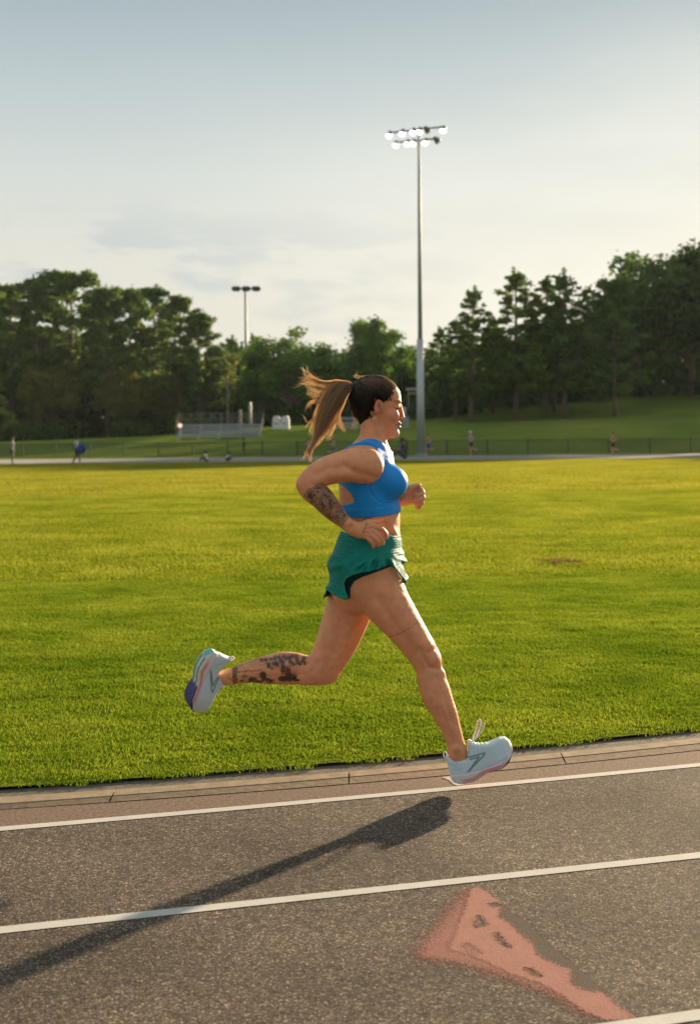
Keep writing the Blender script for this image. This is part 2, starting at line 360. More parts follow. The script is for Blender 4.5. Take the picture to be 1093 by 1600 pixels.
def terrain():
    gx = np.concatenate([np.linspace(-900, -90, 10), np.linspace(-80, 80, 81), np.linspace(90, 900, 10)])
    gy = np.concatenate([np.linspace(97, 170, 74), np.array([180, 200, 250, 350, 600, 1200, 2500])])
    X, Y = np.meshgrid(gx, gy); Z = hill_z(X, Y)
    Yw = Y.copy()
    V = np.stack([X, Yw, np.maximum(Z, .01)+.0], -1)
    V[0, :, 2] = -.2
    ny, nx = X.shape; I = np.arange(ny*nx).reshape(ny, nx)
    F = np.stack([I[:-1, :-1], I[:-1, 1:], I[1:, 1:], I[1:, :-1]], -1).reshape(-1, 4)
    o = mesh_obj('hill', V.reshape(-1, 3), F, M_HILL, smooth=True); tag(o, 'grassy bank rising behind the fence', kind='structure')
terrain()
base = mesh_obj('ground', [(-900, -300, -.3), (900, -300, -.3), (900, 2600, -.3), (-900, 2600, -.3)], [(0, 1, 2, 3)], M_HILL); tag(base, 'ground beneath and beyond the sports field', kind='structure')
# sides of the field beyond the strips
for sx in (-1, 1):
    mesh_obj('outer_grass', [(sx*60, -200, .0), (sx*900, -200, .0), (sx*900, 110, .0), (sx*60, 110, .0)][::sx], [(0, 1, 2, 3)], M_HILL)['kind'] = 'structure'

# ---- evening haze
def haze():
    m = bpy.data.materials.new('haze'); m.use_nodes = True; N = m.node_tree.nodes; N.remove(N['Principled BSDF'])
    v = N.new('ShaderNodeVolumePrincipled'); v.inputs['Density'].default_value = .00008; v.inputs['Color'].default_value = (.84, .95, 1.0, 1); v.inputs['Anisotropy'].default_value = .2
    m.node_tree.links.new(v.outputs[0], N['Material Output'].inputs['Volume'])
    b = MB(); b.box((0, 160, 17), (1000, 560, 40)); o = b.build('haze', m); tag(o, kind='stuff')
if HAZE: haze()
# ---- red painted mark
def poly_in(P, x, y):
    P = np.asarray(P, float)[:, :2]; d = np.full(x.shape, 1e9); ins = np.zeros(x.shape, bool)
    for i in range(len(P)):
        a, b = P[i], P[(i+1) % len(P)]; e = b-a; t = np.clip(((x-a[0])*e[0]+(y-a[1])*e[1])/(e@e+1e-12), 0, 1)
        d = np.minimum(d, np.hypot(x-a[0]-t*e[0], y-a[1]-t*e[1]))
        ins ^= ((a[1] > y) != (b[1] > y)) & (x < (b[0]-a[0])*(y-a[1])/((b[1]-a[1]) or 1e-9)+a[0])
    return np.where(ins, d, -d)
def decal(name, pts, z, m, label, holes=()):
    """a thin paint sheet whose 'edge' attribute (metres to its rim) lets the paint fray"""
    P = [G(*p) for p in pts]; A = np.array(P); h = .0075
    gx = np.arange(A[:, 0].min()-.03, A[:, 0].max()+.03, h); gy = np.arange(A[:, 1].min()-.03, A[:, 1].max()+.03, h)
    X, Y = np.meshgrid(gx, gy); D = poly_in(A, X, Y)
    for q in holes: D = np.minimum(D, -poly_in(np.array([G(*p) for p in q]), X, Y))
    ny, nx = X.shape; I = np.arange(nx*ny).reshape(ny, nx); F = np.stack([I[:-1, :-1], I[:-1, 1:], I[1:, 1:], I[1:, :-1]], -1).reshape(-1, 4)
    F = F[(D.ravel()[F] > -.022).any(1)]; use = np.unique(F); mp = np.full(nx*ny, -1); mp[use] = np.arange(len(use))
    V = np.stack([X.ravel(), Y.ravel(), np.full(X.size, z)], 1)[use]
    o = mesh_obj(name, V, mp[F], m); at = o.data.attributes.new('edge', 'FLOAT', 'POINT'); at.data.foreach_set('value', D.ravel()[use].astype(np.float32))
    tag(o, label, kind='structure')
def frayed(name, col, soft, bias, grain):
    m, N, L, b = mat(name)
    geo = N.new('ShaderNodeNewGeometry'); at = N.new('ShaderNodeAttribute'); at.attribute_name = 'edge'
    n = N.new('ShaderNodeTexNoise'); n.inputs['Scale'].default_value = 14; n.inputs['Detail'].default_value = 8; n.inputs['Roughness'].default_value = .75; L.new(geo.outputs['Position'], n.inputs[0])
    n3 = N.new('ShaderNodeTexNoise'); n3.inputs['Scale'].default_value = 130; n3.inputs['Detail'].default_value = 4; n3.inputs['Roughness'].default_value = .8; L.new(geo.outputs['Position'], n3.inputs[0])
    r = N.new('ShaderNodeMapRange'); L.new(n.outputs['Fac'], r.inputs[0]); r.inputs[1].default_value = .25; r.inputs[2].default_value = .75; r.inputs[3].default_value = .80; r.inputs[4].default_value = 1.15
    s_ = N.new('ShaderNodeVectorMath'); s_.operation = 'SCALE'; s_.inputs[0].default_value = col; L.new(r.outputs[0], s_.inputs['Scale']); L.new(s_.outputs[0], b.inputs['Base Color'])
    b.inputs['Roughness'].default_value = .9; b.inputs['Specular IOR Level'].default_value = .08
    a1 = N.new('ShaderNodeMath'); a1.operation = 'MULTIPLY_ADD'; L.new(n.outputs['Fac'], a1.inputs[0]); a1.inputs[1].default_value = -.05; L.new(at.outputs['Fac'], a1.inputs[2])
    a2 = N.new('ShaderNodeMath'); a2.operation = 'MULTIPLY_ADD'; L.new(n3.outputs['Fac'], a2.inputs[0]); a2.inputs[1].default_value = -grain; L.new(a1.outputs[0], a2.inputs[2])
    al = N.new('ShaderNodeMapRange'); L.new(a2.outputs[0], al.inputs[0]); al.inputs[1].default_value = -.025-grain*.5+bias; al.inputs[2].default_value = -.025-grain*.5+bias+soft; al.inputs[3].default_value = 0; al.inputs[4].default_value = 1
    L.new(al.outputs[0], b.inputs['Alpha'])
    v = N.new('ShaderNodeTexVoronoi'); v.inputs['Scale'].default_value = 215; L.new(geo.outputs['Position'], v.inputs[0])
    bp = N.new('ShaderNodeBump'); bp.inputs['Strength'].default_value = .3; bp.inputs['Distance'].default_value = .003; bp.invert = True; L.new(v.outputs['Distance'], bp.inputs['Height']); L.new(bp.outputs[0], b.inputs['Normal'])
    return m
M_RED = frayed('red_track_paint', (0.30, 0.142, 0.112), .012, 0.0, .07)
M_REDW = frayed('worn_red_track_paint', (0.24, 0.110, 0.087), .035, .008, .25)
M_BROWN = frayed('brown_sealer', (0.085, 0.064, 0.050), .006, 0.0, .02)
decal('brown_patch', [(748, 1386), (768, 1394), (784, 1410), (798, 1425), (830, 1446), (858, 1474), (894, 1504), (932, 1534), (950, 1556), (900, 1552), (880, 1530), (840, 1505), (800, 1470), (780, 1440)], .0006, M_BROWN, 'smooth brown sealer patch beside the red mark')
decal('worn_red_paint', [(746, 1384), (726, 1383), (708, 1397), (688, 1420), (664, 1450), (644, 1472), (634, 1491), (652, 1502), (700, 1510), (745, 1521), (795, 1538), (850, 1560), (900, 1589), (925, 1598), (940, 1590), (900, 1550), (800, 1500), (745, 1440)], .0010, M_REDW, 'thin worn edge of the red mark')
HOLES = ([(741, 1441), (749, 1433), (757, 1446), (744, 1449)], [(764, 1413), (776, 1411), (782, 1416), (770, 1417)], [(771, 1461), (776, 1459), (793, 1480), (783, 1475)], [(722, 1479), (729, 1476), (750, 1489), (742, 1491)], [(821, 1515), (828, 1515), (842, 1525), (833, 1523)])
decal('red_paint_mark', [(732, 1388), (748, 1384), (768, 1396), (788, 1412), (784, 1433), (801, 1446), (827, 1469), (853, 1499), (873, 1509), (895, 1515), (894, 1537), (916, 1547), (946, 1552), (967, 1570), (996, 1593), (970, 1598), (940, 1596), (916, 1585), (880, 1562), (850, 1543), (794, 1523), (745, 1499), (695, 1484), (710, 1448)], .0015, M_RED, 'long tapering faded red paint mark on the asphalt', HOLES)
decal('cross_tick', [(691, 1215), (702, 1213.5), (724, 1227), (713, 1230)], .0026, frayed('tick_paint', (.40, .37, .33), .006, 0, .02), 'short white tick crossing to the inner line')

# ---- grass blades as instances
def tuft_mesh(name, nb, R, h0, h1, w, lean, mt=None):
    V = []; F = []
    for _ in range(nb):
        a = random.uniform(0, 2*math.pi); r = R*math.sqrt(random.random()); x, y = r*math.cos(a), r*math.sin(a)
        h = random.uniform(h0, h1); th = random.uniform(0, math.pi); dx, dy = math.cos(th)*w/2, math.sin(th)*w/2
        la = random.uniform(0, 2*math.pi); l = random.uniform(.1, lean)*h; lx, ly = math.cos(la)*l, math.sin(la)*l
        n = len(V)
        V += [(x-dx, y-dy, -.01), (x+dx, y+dy, -.01), (x-dx*.8+lx*.4, y-dy*.8+ly*.4, h*.6), (x+dx*.8+lx*.4, y+dy*.8+ly*.4, h*.6), (x+lx, y+ly, h)]
        F += [(n, n+1, n+3, n+2), (n+2, n+3, n+4)]
    me = bpy.data.meshes.new(name); me.from_pydata(V, [], F); me.materials.append(mt or M_BLADE)
    return bpy.data.objects.new(name, me)
def fbm(x, y, s, seed=0):
    return np.array([mnoise.fractal(Vector((a*s[0]+seed, b*s[1], seed*1.7)), 1.0, 2.0, 3) for a, b in zip(x, y)])
def scatter(name, pts, scl, tufts, label):
    me = bpy.data.meshes.new(name); me.from_pydata([tuple(p) for p in pts], [], [])
    a = me.attributes.new('scl', 'FLOAT_VECTOR', 'POINT'); a.data.foreach_set('vector', np.asarray(scl, np.float32).ravel())
    rz = me.attributes.new('rz', 'FLOAT_VECTOR', 'POINT'); R = np.zeros((len(pts), 3), np.float32); R[:, 2] = rng.uniform(0, 6.28, len(pts)); rz.data.foreach_set('vector', R.ravel())
    ix = me.attributes.new('pick', 'INT', 'POINT'); ix.data.foreach_set('value', rng.integers(0, len(tufts), len(pts)).astype(np.int32))
    o = bpy.data.objects.new(name, me); COL.objects.link(o)
    ng = bpy.data.node_groups.new(name, 'GeometryNodeTree')
    ng.interface.new_socket('Geometry', in_out='INPUT', socket_type='NodeSocketGeometry'); ng.interface.new_socket('Geometry', in_out='OUTPUT', socket_type='NodeSocketGeometry')
    N = ng.nodes; L = ng.links
    gi = N.new('NodeGroupInput'); go = N.new('NodeGroupOutput')
    g2i = N.new('GeometryNodeGeometryToInstance')
    for t in reversed(tufts):
        oi = N.new('GeometryNodeObjectInfo'); oi.inputs['Object'].default_value = t; L.new(oi.outputs['Geometry'], g2i.inputs[0])
    iop = N.new('GeometryNodeInstanceOnPoints'); L.new(gi.outputs[0], iop.inputs['Points']); L.new(g2i.outputs[0], iop.inputs['Instance']); iop.inputs['Pick Instance'].default_value = True
    def na(nm, ty):
        n = N.new('GeometryNodeInputNamedAttribute'); n.data_type = ty; n.inputs['Name'].default_value = nm; return n.outputs[0]
    L.new(na('pick', 'INT'), iop.inputs['Instance Index'])
    L.new(na('scl', 'FLOAT_VECTOR'), iop.inputs['Scale'])
    er = N.new('FunctionNodeEulerToRotation'); L.new(na('rz', 'FLOAT_VECTOR'), er.inputs[0]); L.new(er.outputs[0], iop.inputs['Rotation'])
    L.new(iop.outputs[0], go.inputs[0])
    md = o.modifiers.new('scatter', 'NODES'); md.node_group = ng
    tag(o, label, 'grass', kind='stuff')
    return o
QUICK = os.environ.get('QUICK')
def make_grass():
    near = [tuft_mesh('tuft_near', 60, .075, .007, .0165, .0036, 1.5) for _ in range(4)]
    farr = [tuft_mesh('tuft_far', 80, .22, .014, .030, .009, 1.2, M_BLADE_MID) for _ in range(3)]
    backlit = [tuft_mesh('tuft_backlit', 70, .22, .016, .034, .011, 1.2, M_BLADE_BACKLIT) for _ in range(3)]
    def pts_in(Y0, Y1, dens, pad, ct=.27):
        A = ct*(Y1**2-Y0**2)+2*pad*(Y1-Y0); n = int(A*dens)
        Y = Y0+(Y1-Y0)*rng.random(n*3); keep = rng.random(n*3) < (ct*2*Y+2*pad)/(ct*2*Y1+2*pad); Y = Y[keep][:n]
        X = (rng.random(len(Y))*2-1)*(ct*Y+pad)
        return X, Y
    X, Y = pts_in(4.6, 13.5, 480, 1.8, .34)
    k = Y > ev(EG, X)+.06; X, Y = X[k], Y[k]
    f = fbm(X, Y, (2.2, 5.0), 3) ; f2 = fbm(X, Y, (9, 14), 11)
    h = np.clip(1.0+.45*f+.5*f2, .4, 1.8)
    edge = np.exp(-(Y-ev(EG, X)-.06)/.12); h = np.maximum(h*(1-.42*edge), .35)
    s = rng.uniform(.85, 1.2, len(X))*(1-.2*edge)
    scatter('near_grass', np.stack([X, Y, 0*X+.02], 1), np.stack([s, s, h*s], 1), near, 'mown bright green grass of the near infield')
    X, Y = pts_in(13, 34, 60, 2.0, .52)
    f = fbm(X, Y, (.9, 2.2), 3); f2 = fbm(X, Y, (3, 6), 5); h = np.clip(1+.35*f+.3*f2, .4, 1.6); s = rng.uniform(.8, 1.25, len(X))
    scatter('middle_grass', np.stack([X, Y, 0*X+.02], 1), np.stack([s, s, h*s], 1), farr, 'mown grass of the middle infield')
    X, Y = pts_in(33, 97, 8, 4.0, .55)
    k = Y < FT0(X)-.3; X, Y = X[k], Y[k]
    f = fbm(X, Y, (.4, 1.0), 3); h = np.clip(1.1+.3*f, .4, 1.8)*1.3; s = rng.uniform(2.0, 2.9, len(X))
    scatter('far_grass', np.stack([X, Y, 0*X+.02], 1), np.stack([s, s, h], 1), backlit, 'mown yellow green grass of the far infield')
if not QUICK or 'g' in QUICK: make_grass()
M_DEAD = blade_mat('dead_grass_blades', (0.10, 0.055, 0.022), (0.17, 0.10, 0.04), (0.24, 0.16, 0.07), .4, 3)
def dead_patch():
    c = G(868, 882); n = 26; r = rng.random(n)**.7; a = rng.uniform(0, 6.28, n)
    P = np.stack([c[0]+.24*r*np.cos(a), c[1]+.40*r*np.sin(a), 0*a+.02], 1); s = rng.uniform(.8, 1.2, n)
    scatter('dead_grass', P, np.stack([s, s, s*2.0], 1), [tuft_mesh('tuft_dead', 44, .07, .010, .024, .006, 1.6, M_DEAD) for _ in range(2)], 'small brown patch of dead grass in the right half of the field')
dead_patch()

# ================================================================= IMPLICIT SURFACES
class Field:
    def __init__(s, lo, hi, h):
        s.lo = np.array(lo, float); s.h = h; s.n = np.ceil((np.array(hi)-s.lo)/h).astype(int)+1
        s.ax = [s.lo[i]+h*np.arange(s.n[i]) for i in range(3)]
        s.f = np.full(tuple(s.n), .06, np.float32)
    def sub(s, lo, hi, m=.05):
        a = np.clip(np.floor((np.asarray(lo)-m-s.lo)/s.h).astype(int), 0, s.n); b = np.clip(np.ceil((np.asarray(hi)+m-s.lo)/s.h).astype(int)+1, 0, s.n)
        if np.any(b <= a): return None
        sl = tuple(slice(a[i], b[i]) for i in range(3))
        X, Y, Z = np.meshgrid(*[s.ax[i][sl[i]].astype(np.float32) for i in range(3)], indexing='ij', sparse=True)
        return sl, X, Y, Z
    def blend(s, sl, d, k):
        a = s.f[sl]
        if k <= 0: s.f[sl] = np.minimum(a, d); return
        h = np.maximum(k-np.abs(a-d), 0)/k
        s.f[sl] = np.minimum(a, d)-h*h*k*.25
    def cut(s, sl, d, k):
        a = s.f[sl]; d = -d
        h = np.maximum(k-np.abs(a-d), 0)/k
        s.f[sl] = np.maximum(a, d)+h*h*k*.25
def ell_d(X, Y, Z, c, r, R=None):
    x, y, z = X-c[0], Y-c[1], Z-c[2]
    if R is not None:
        x, y, z = R[0][0]*x+R[0][1]*y+R[0][2]*z, R[1][0]*x+R[1][1]*y+R[1][2]*z, R[2][0]*x+R[2][1]*y+R[2][2]*z
    k0 = np.sqrt((x/r[0])**2+(y/r[1])**2+(z/r[2])**2)+1e-6; k1 = np.sqrt((x/r[0]**2)**2+(y/r[1]**2)**2+(z/r[2]**2)**2)+1e-6
    return k0*(k0-1)/k1
def ellipsoid(F, c, r, k=.01, ang=0.0, cut=False, R=None):
    """ang: rotation in the x-z plane"""
    m = max(r); g = F.sub(np.array(c)-m, np.array(c)+m, .03)
    if g is None: return
    if R is None and ang: ca, sa = math.cos(ang), math.sin(ang); R = ((ca, 0, sa), (0, 1, 0), (-sa, 0, ca))
    d = ell_d(g[1], g[2], g[3], c, r, R)
    (F.cut if cut else F.blend)(g[0], d, k)
def catmull(A, n):
    A = np.asarray(A, float); P = np.vstack([2*A[0]-A[1], A, 2*A[-1]-A[-2]]); out = []
    for i in range(1, len(P)-2):
        for t in np.linspace(0, 1, n, endpoint=False):
            a, b, c, d = P[i-1], P[i], P[i+1], P[i+2]
            out.append(.5*((2*b)+(-a+c)*t+(2*a-5*b+4*c-d)*t*t+(-a+3*b-3*c+d)*t**3))
    out.append(P[-2]); return np.array(out)
def chain_sdf(F, C, ra, rb, k=.012, n=3, mode='blend', side=(0, 1, 0)):
    """C centres (m), ra in-plane radius, rb radius along 'side'"""
    A = np.hstack([np.asarray(C, float), np.asarray(ra, float)[:, None], np.asarray(rb, float)[:, None]])
    A = catmull(A, n) if len(A) > 2 and n > 1 else A
    m = A[:, 3:].max(); g = F.sub(A[:, :3].min(0)-m, A[:, :3].max(0)+m, .045)
    if g is None: return
    sl, X, Y, Z = g
    loc = Field.__new__(Field); loc.lo = np.array([F.ax[i][sl[i].start] for i in range(3)]); loc.h = F.h
    loc.n = np.array([sl[i].stop-sl[i].start for i in range(3)]); loc.ax = [F.ax[i][sl[i]] for i in range(3)]; loc.f = np.full(tuple(loc.n), .06, np.float32)
    side = np.array(side, float)
    for p, q in zip(A[:-1], A[1:]):
        mm = max(p[3:].max(), q[3:].max()); gg = loc.sub(np.minimum(p[:3], q[:3])-mm, np.maximum(p[:3], q[:3])+mm, .03)
        if gg is None: continue
        s2, x, y, z = gg
        v = q[:3]-p[:3]; Ln = np.linalg.norm(v); t = v/Ln
        e = side-side.dot(t)*t; e /= np.linalg.norm(e); a = np.cross(t, e)
        x, y, z = x-p[0], y-p[1], z-p[2]
        w = x*t[0]+y*t[1]+z*t[2]; s = np.clip(w/Ln, 0, 1).astype(np.float32); w = w-s*Ln
        u = x*a[0]+y*a[1]+z*a[2]; vv = x*e[0]+y*e[1]+z*e[2]
        RA = p[3]+(q[3]-p[3])*s; RB = p[4]+(q[4]-p[4])*s
        uu = u/RA; vb = vv/RB; ww = w/RA
        k0 = np.sqrt(uu*uu+vb*vb+ww*ww)+1e-6; k1 = np.sqrt((uu/RA)**2+(vb/RB)**2+(ww/RA)**2)+1e-6
        d = k0*(k0-1)/k1
        loc.f[s2] = np.minimum(loc.f[s2], d)
    if mode == 'blend': F.blend(sl, loc.f, k)
    else: F.cut(sl, loc.f, k)
def nets(F):
    """naive surface nets -> vertices, quads"""
    f = F.f; S = f < 0
    nx, ny, nz = f.shape
    cnt = np.zeros((nx-1, ny-1, nz-1), np.int8)
    for i in (0, 1):
        for j in (0, 1):
            for k in (0, 1): cnt += S[i:nx-1+i, j:ny-1+j, k:nz-1+k]
    act = np.argwhere((cnt > 0) & (cnt < 8))
    idx = np.full(cnt.shape, -1, np.int32); idx[act[:, 0], act[:, 1], act[:, 2]] = np.arange(len(act))
    acc = np.zeros((len(act), 3)); num = np.zeros(len(act))
    cor = [(i, j, k) for i in (0, 1) for j in (0, 1) for k in (0, 1)]
    val = {c: f[act[:, 0]+c[0], act[:, 1]+c[1], act[:, 2]+c[2]].astype(float) for c in cor}
    for c in cor:
        for ax in range(3):
            if c[ax] == 0:
                d = list(c); d[ax] = 1; d = tuple(d); a, b = val[c], val[d]
                m = (a < 0) != (b < 0); t = np.where(m, a/np.where(m, a-b, 1), 0)
                P = np.tile(np.array(c, float), (len(act), 1)); P[:, ax] = t
                acc[m] += P[m]; num[m] += 1
    V = (act+acc/num[:, None])*F.h+F.lo
    Fs = []
    for ax in range(3):
        o = [(1, 2), (2, 0), (0, 1)][ax]
        sl0 = [slice(None)]*3; sl1 = [slice(None)]*3; sl0[ax] = slice(0, -1); sl1[ax] = slice(1, None)
        a, b = S[tuple(sl0)], S[tuple(sl1)]
        for flip, M in ((False, a & ~b), (True, ~a & b)):
            e = np.argwhere(M)
            ok = (e[:, o[0]] > 0) & (e[:, o[1]] > 0) & (e[:, o[0]] < f.shape[o[0]]-1) & (e[:, o[1]] < f.shape[o[1]]-1); e = e[ok]
            q = []
            for d0, d1 in ((1, 1), (0, 1), (0, 0), (1, 0)):
                c = e.copy(); c[:, o[0]] -= d0; c[:, o[1]] -= d1; q.append(idx[c[:, 0], c[:, 1], c[:, 2]])
            q = np.stack(q, 1)
            if flip: q = q[:, ::-1]
            Fs.append(q)
    Fq = np.vstack(Fs); Fq = Fq[(Fq >= 0).all(1)]
    return V, Fq
def relax(V, F, it=2, lam=.5):
    E = np.vstack([F[:, [0, 1]], F[:, [1, 2]], F[:, [2, 3]], F[:, [3, 0]]])
    n = len(V); deg = np.bincount(E[:, 0], minlength=n)+np.bincount(E[:, 1], minlength=n)
    for i in range(it):
        for l in (lam, -lam*1.03):
            A = np.stack([np.bincount(E[:, 0], V[E[:, 1], c], n)+np.bincount(E[:, 1], V[E[:, 0], c], n) for c in range(3)], 1)/np.maximum(deg, 1)[:, None]
            V = V+l*(A-V)
    return V
def polysdf(P, x, z):
    """signed distance of points to polygon P (negative inside)"""
    P = np.asarray(P, float); d = np.full(np.broadcast(x, z).shape, 1e9); ins = np.zeros(d.shape, bool)
    for i in range(len(P)):
        a, b = P[i], P[(i+1) % len(P)]; e = b-a; wx, wz = x-a[0], z-a[1]
        t = np.clip((wx*e[0]+wz*e[1])/(e@e), 0, 1); dx, dz = wx-e[0]*t, wz-e[1]*t
        d = np.minimum(d, dx*dx+dz*dz)
        c = ((a[1] > z) != (b[1] > z)) & (x < (b[0]-a[0])*(z-a[1])/((b[1]-a[1]) or 1e-9)+a[0]); ins ^= c
    d = np.sqrt(d); return np.where(ins, -d, d).astype(np.float32)
def vnoise(P, s, seed=0):
    return np.array([mnoise.noise(Vector((p[0]*s+seed, p[1]*s, p[2]*s))) for p in P])

# ================================================================= THE RUNNER
Y0 = 5.21
U = Y0/FPX*1.0016                # metres per photo pixel at her distance
ROOT = np.array([W(600, 1200, Y0)[0], Y0, 0.0])
runner = empty('person', ROOT)
tag(runner, 'woman in blue crop top and green shorts running in mid-stride above the track', 'person')
def P3(px, py, off=0.0):
    return W(px, py, Y0+off)
def CH(F, st, k=.012, n=3, mode='blend'):
    """st rows: px, py, off(m), half width px, half depth m"""
    C = [P3(a, b, o) for a, b, o, _, _ in st]
    chain_sdf(F, C, [w*U*(Y0+o)/Y0 for _, _, o, w, _ in st], [d for *_, d in st], k, n, mode)
def EL(F, px, py, off, rx, ry, rz, k=.01, ang=0.0, cut=False):
    """rx, rz in px, ry in m, ang degrees (counter-clockwise in the picture)"""
    ellipsoid(F, P3(px, py, off), (rx*U, ry, rz*U), k, math.radians(ang), cut)
def PG(pts, off=-.12):            # polygon of photo pixels -> (x,z) at a depth
    return [tuple(W(a, b, Y0+off)[[0, 2]]) for a, b in pts]

TORSO = [(581, 704, 0, 20, .060), (578, 713, 0, 33, .105), (575, 727, 0, 39, .135), (573, 745, 0, 43, .137), (573, 765, 0, 44, .128), (576, 785, 0, 45, .122), (583, 806, 0, 41, .114), (583, 822, 0, 41.0, .112), (582.5, 840, 0, 41.5, .124), (577, 860, 0, 45, .145), (573, 882, 0, 49, .158), (568, 902, 0, 50, .165), (560, 918, 0, 43, .155)]
def torso(F, legs=True):
    CH(F, TORSO, .01, 3)
    for s in (-1, 1):
        EL(F, 608, 753, s*.062, 27, .068, 25, .022, -20)          # bust
        EL(F, 563, 898, s*.070, 40, .080, 38, .03)                 # glute
        EL(F, 560, 722, s*.09, 30, .055, 26, .02)                  # shoulder blade, trapezius
def near_leg(F):
    CH(F, [(583, 896, -.080, 42, .088), (590, 918, -.084, 41, .088), (602, 940, -.086, 37, .086), (617, 960, -.084, 33, .081), (641, 993, -.078, 27.5, .069), (661, 1023, -.072, 24, .059), (668.5, 1042, -.070, 21, .053), (673, 1060, -.070, 22, .053), (679.5, 1080, -.072, 23.5, .056), (686.5, 1097, -.074, 21.5, .052), (696, 1117, -.075, 18.5, .044), (705, 1142, -.076, 15.2, .035), (711, 1160, -.076, 13.8, .031), (714, 1174, -.076, 15, .033), (713, 1186, -.076, 13, .024)], .018, 3)
    EL(F, 677, 1028, -.072, 11, .036, 15, .012, 20)               # kneecap
    EL(F, 553, 918, -.085, 15, .07, 14, .02)                       # seat above the thigh
    EL(F, 689, 1053, -.072, 6, .02, 9, .01, 20)
    EL(F, 712, 1170, -.106, 6, .010, 7, .006)                      # ankle bone
    CH(F, [(713, 1187, -.076, 11, .022), (735, 1194, -.076, 8, .022), (765, 1187, -.076, 7, .024)], .01)
def far_leg(F):
    CH(F, [(570, 893, .085, 42, .086), (560, 920, .088, 40, .086), (547, 947, .090, 37.5, .084), (533.6, 984, .090, 34.5, .076), (521, 1014, .090, 31, .066), (510, 1034, .090, 28, .060), (502, 1045, .090, 25.5, .056), (485, 1048.5, .090, 22.5, .054), (463, 1045, .090, 25, .056), (441, 1044, .090, 25.6, .054), (414, 1047, .090, 21.8, .046), (397, 1049, .090, 18.2, .040), (383, 1051.5, .090, 16.2, .036), (367, 1055.5, .090, 13.7, .032), (354, 1058, .098, 12.5, .028), (344, 1061, .112, 10, .022)], .018, 3)
    EL(F, 512, 1052, .088, 18, .045, 16, .014)                     # bent knee
    EL(F, 360, 1056, .058, 6, .010, 6, .006)
def near_arm(F):
    CH(F, [(577, 724, -.120, 24, .050), (567, 728, -.150, 27.5, .054), (552, 727, -.166, 27, .053), (532, 730, -.178, 24.5, .050), (507, 737, -.190, 22, .046), (492, 746, -.195, 20, .042), (481, 757, -.197, 18, .038), (488, 767, -.198, 18.6, .040), (500, 775.5, -.198, 18.6, .041), (511, 788, -.197, 17.4, .037), (522, 800, -.195, 15.0, .032), (533, 811, -.192, 12.3, .027), (544, 820.5, -.189, 10.3, .022), (552, 826, -.187, 10.3, .019)], .014, 3)
    EL(F, 577, 728, -.150, 21, .046, 25, .014)                     # deltoid
    EL(F, 471, 757, -.197, 8, .022, 9, .010)                       # point of the elbow
    EL(F, 548, 818, -.207, 4, .006, 4, .006)                       # wrist bone
    # hand: back of the hand to the viewer, fingers hanging over the hip
    CH(F, [(548, 823.5, -.188, 10.5, .017), (559, 828, -.188, 12.5, .016), (570, 829.5, -.188, 13.2, .0155), (577, 829.5, -.188, 11.5, .014)], .008, 3)
    F_ = [[(573, 820.5, -.190, 4.6, .0105), (584, 822.5, -.194, 4.5, .0105), (595, 826.5, -.196, 4.2, .0098), (602, 833, -.192, 3.9, .009), (603.5, 840, -.186, 3.4, .008)],
          [(573, 827, -.192, 4.6, .0105), (584, 831, -.199, 4.4, .0105), (592, 837, -.202, 4.2, .0098), (597, 844, -.198, 3.9, .009), (597, 850, -.190, 3.4, .008)],
          [(571, 832, -.192, 4.5, .0100), (580, 836.5, -.202, 4.3, .0100), (587, 842, -.206, 4.1, .0095), (591, 847.5, -.203, 3.8, .009), (590.5, 852, -.196, 3.3, .008)],
          [(568, 836, -.190, 4.2, .0095), (575, 841, -.200, 4.0, .0092), (580, 846, -.204, 3.7, .0085), (583, 851, -.201, 3.3, .008), (583, 854, -.196, 3.0, .0075)]]
    for st in F_: CH(F, st, .0035, 2)
    CH(F, [(560, 822, -.182, 6, .012), (573, 817, -.172, 5.0, .011), (584, 815.5, -.166, 4.3, .010), (592, 815, -.163, 4.0, .009), (597.5, 812.5, -.162, 3.3, .008)], .005, 2)
def far_arm(F):
    CH(F, [(577, 726, .120, 24, .050), (570, 730, .148, 26, .052), (566, 752, .170, 21, .046), (565, 775, .178, 19, .042), (572, 788, .176, 18, .040), (590, 787, .160, 18, .040), (606, 783, .130, 16.5, .036), (620, 779, .105, 14.5, .030), (632, 776, .090, 12.6, .026)], .014, 3)
    CH(F, [(630, 777, .090, 12.5, .022), (638, 775, .084, 13.5, .019), (645, 774, .078, 13.5, .017), (651, 773, .074, 10, .014)], .008, 2)
    F_ = [[(648, 764, .070, 4.6, .0105), (656, 765, .066, 4.6, .0105), (659.5, 770, .056, 4.1, .0098), (655, 773.5, .046, 3.8, .0095), (649, 773, .046, 3.4, .009)],
          [(649, 770, .072, 4.6, .0105), (657, 773, .066, 4.4, .0105), (660.5, 778, .055, 4.1, .0098), (655.5, 781, .045, 3.8, .0095), (649.5, 780, .045, 3.4, .009)],
          [(648, 777, .074, 4.4, .0102), (655.5, 781, .068, 4.2, .0100), (658.5, 785.5, .058, 3.9, .0095), (654, 787.5, .049, 3.6, .009), (649.5, 786, .050, 3.2, .009)],
          [(646, 783, .076, 4.0, .0095), (652, 787, .070, 3.8, .0092), (655, 791, .062, 3.5, .0088), (652, 793.5, .055, 3.2, .0085), (650, 791, .056, 2.9, .008)]]
    for st in F_: CH(F, st, .003, 2)
    CH(F, [(634, 766, .066, 6.5, .013), (642, 761.5, .056, 4.8, .0115), (649, 759, .052, 4.1, .0102), (654, 758.5, .050, 3.6, .009)], .005, 2)
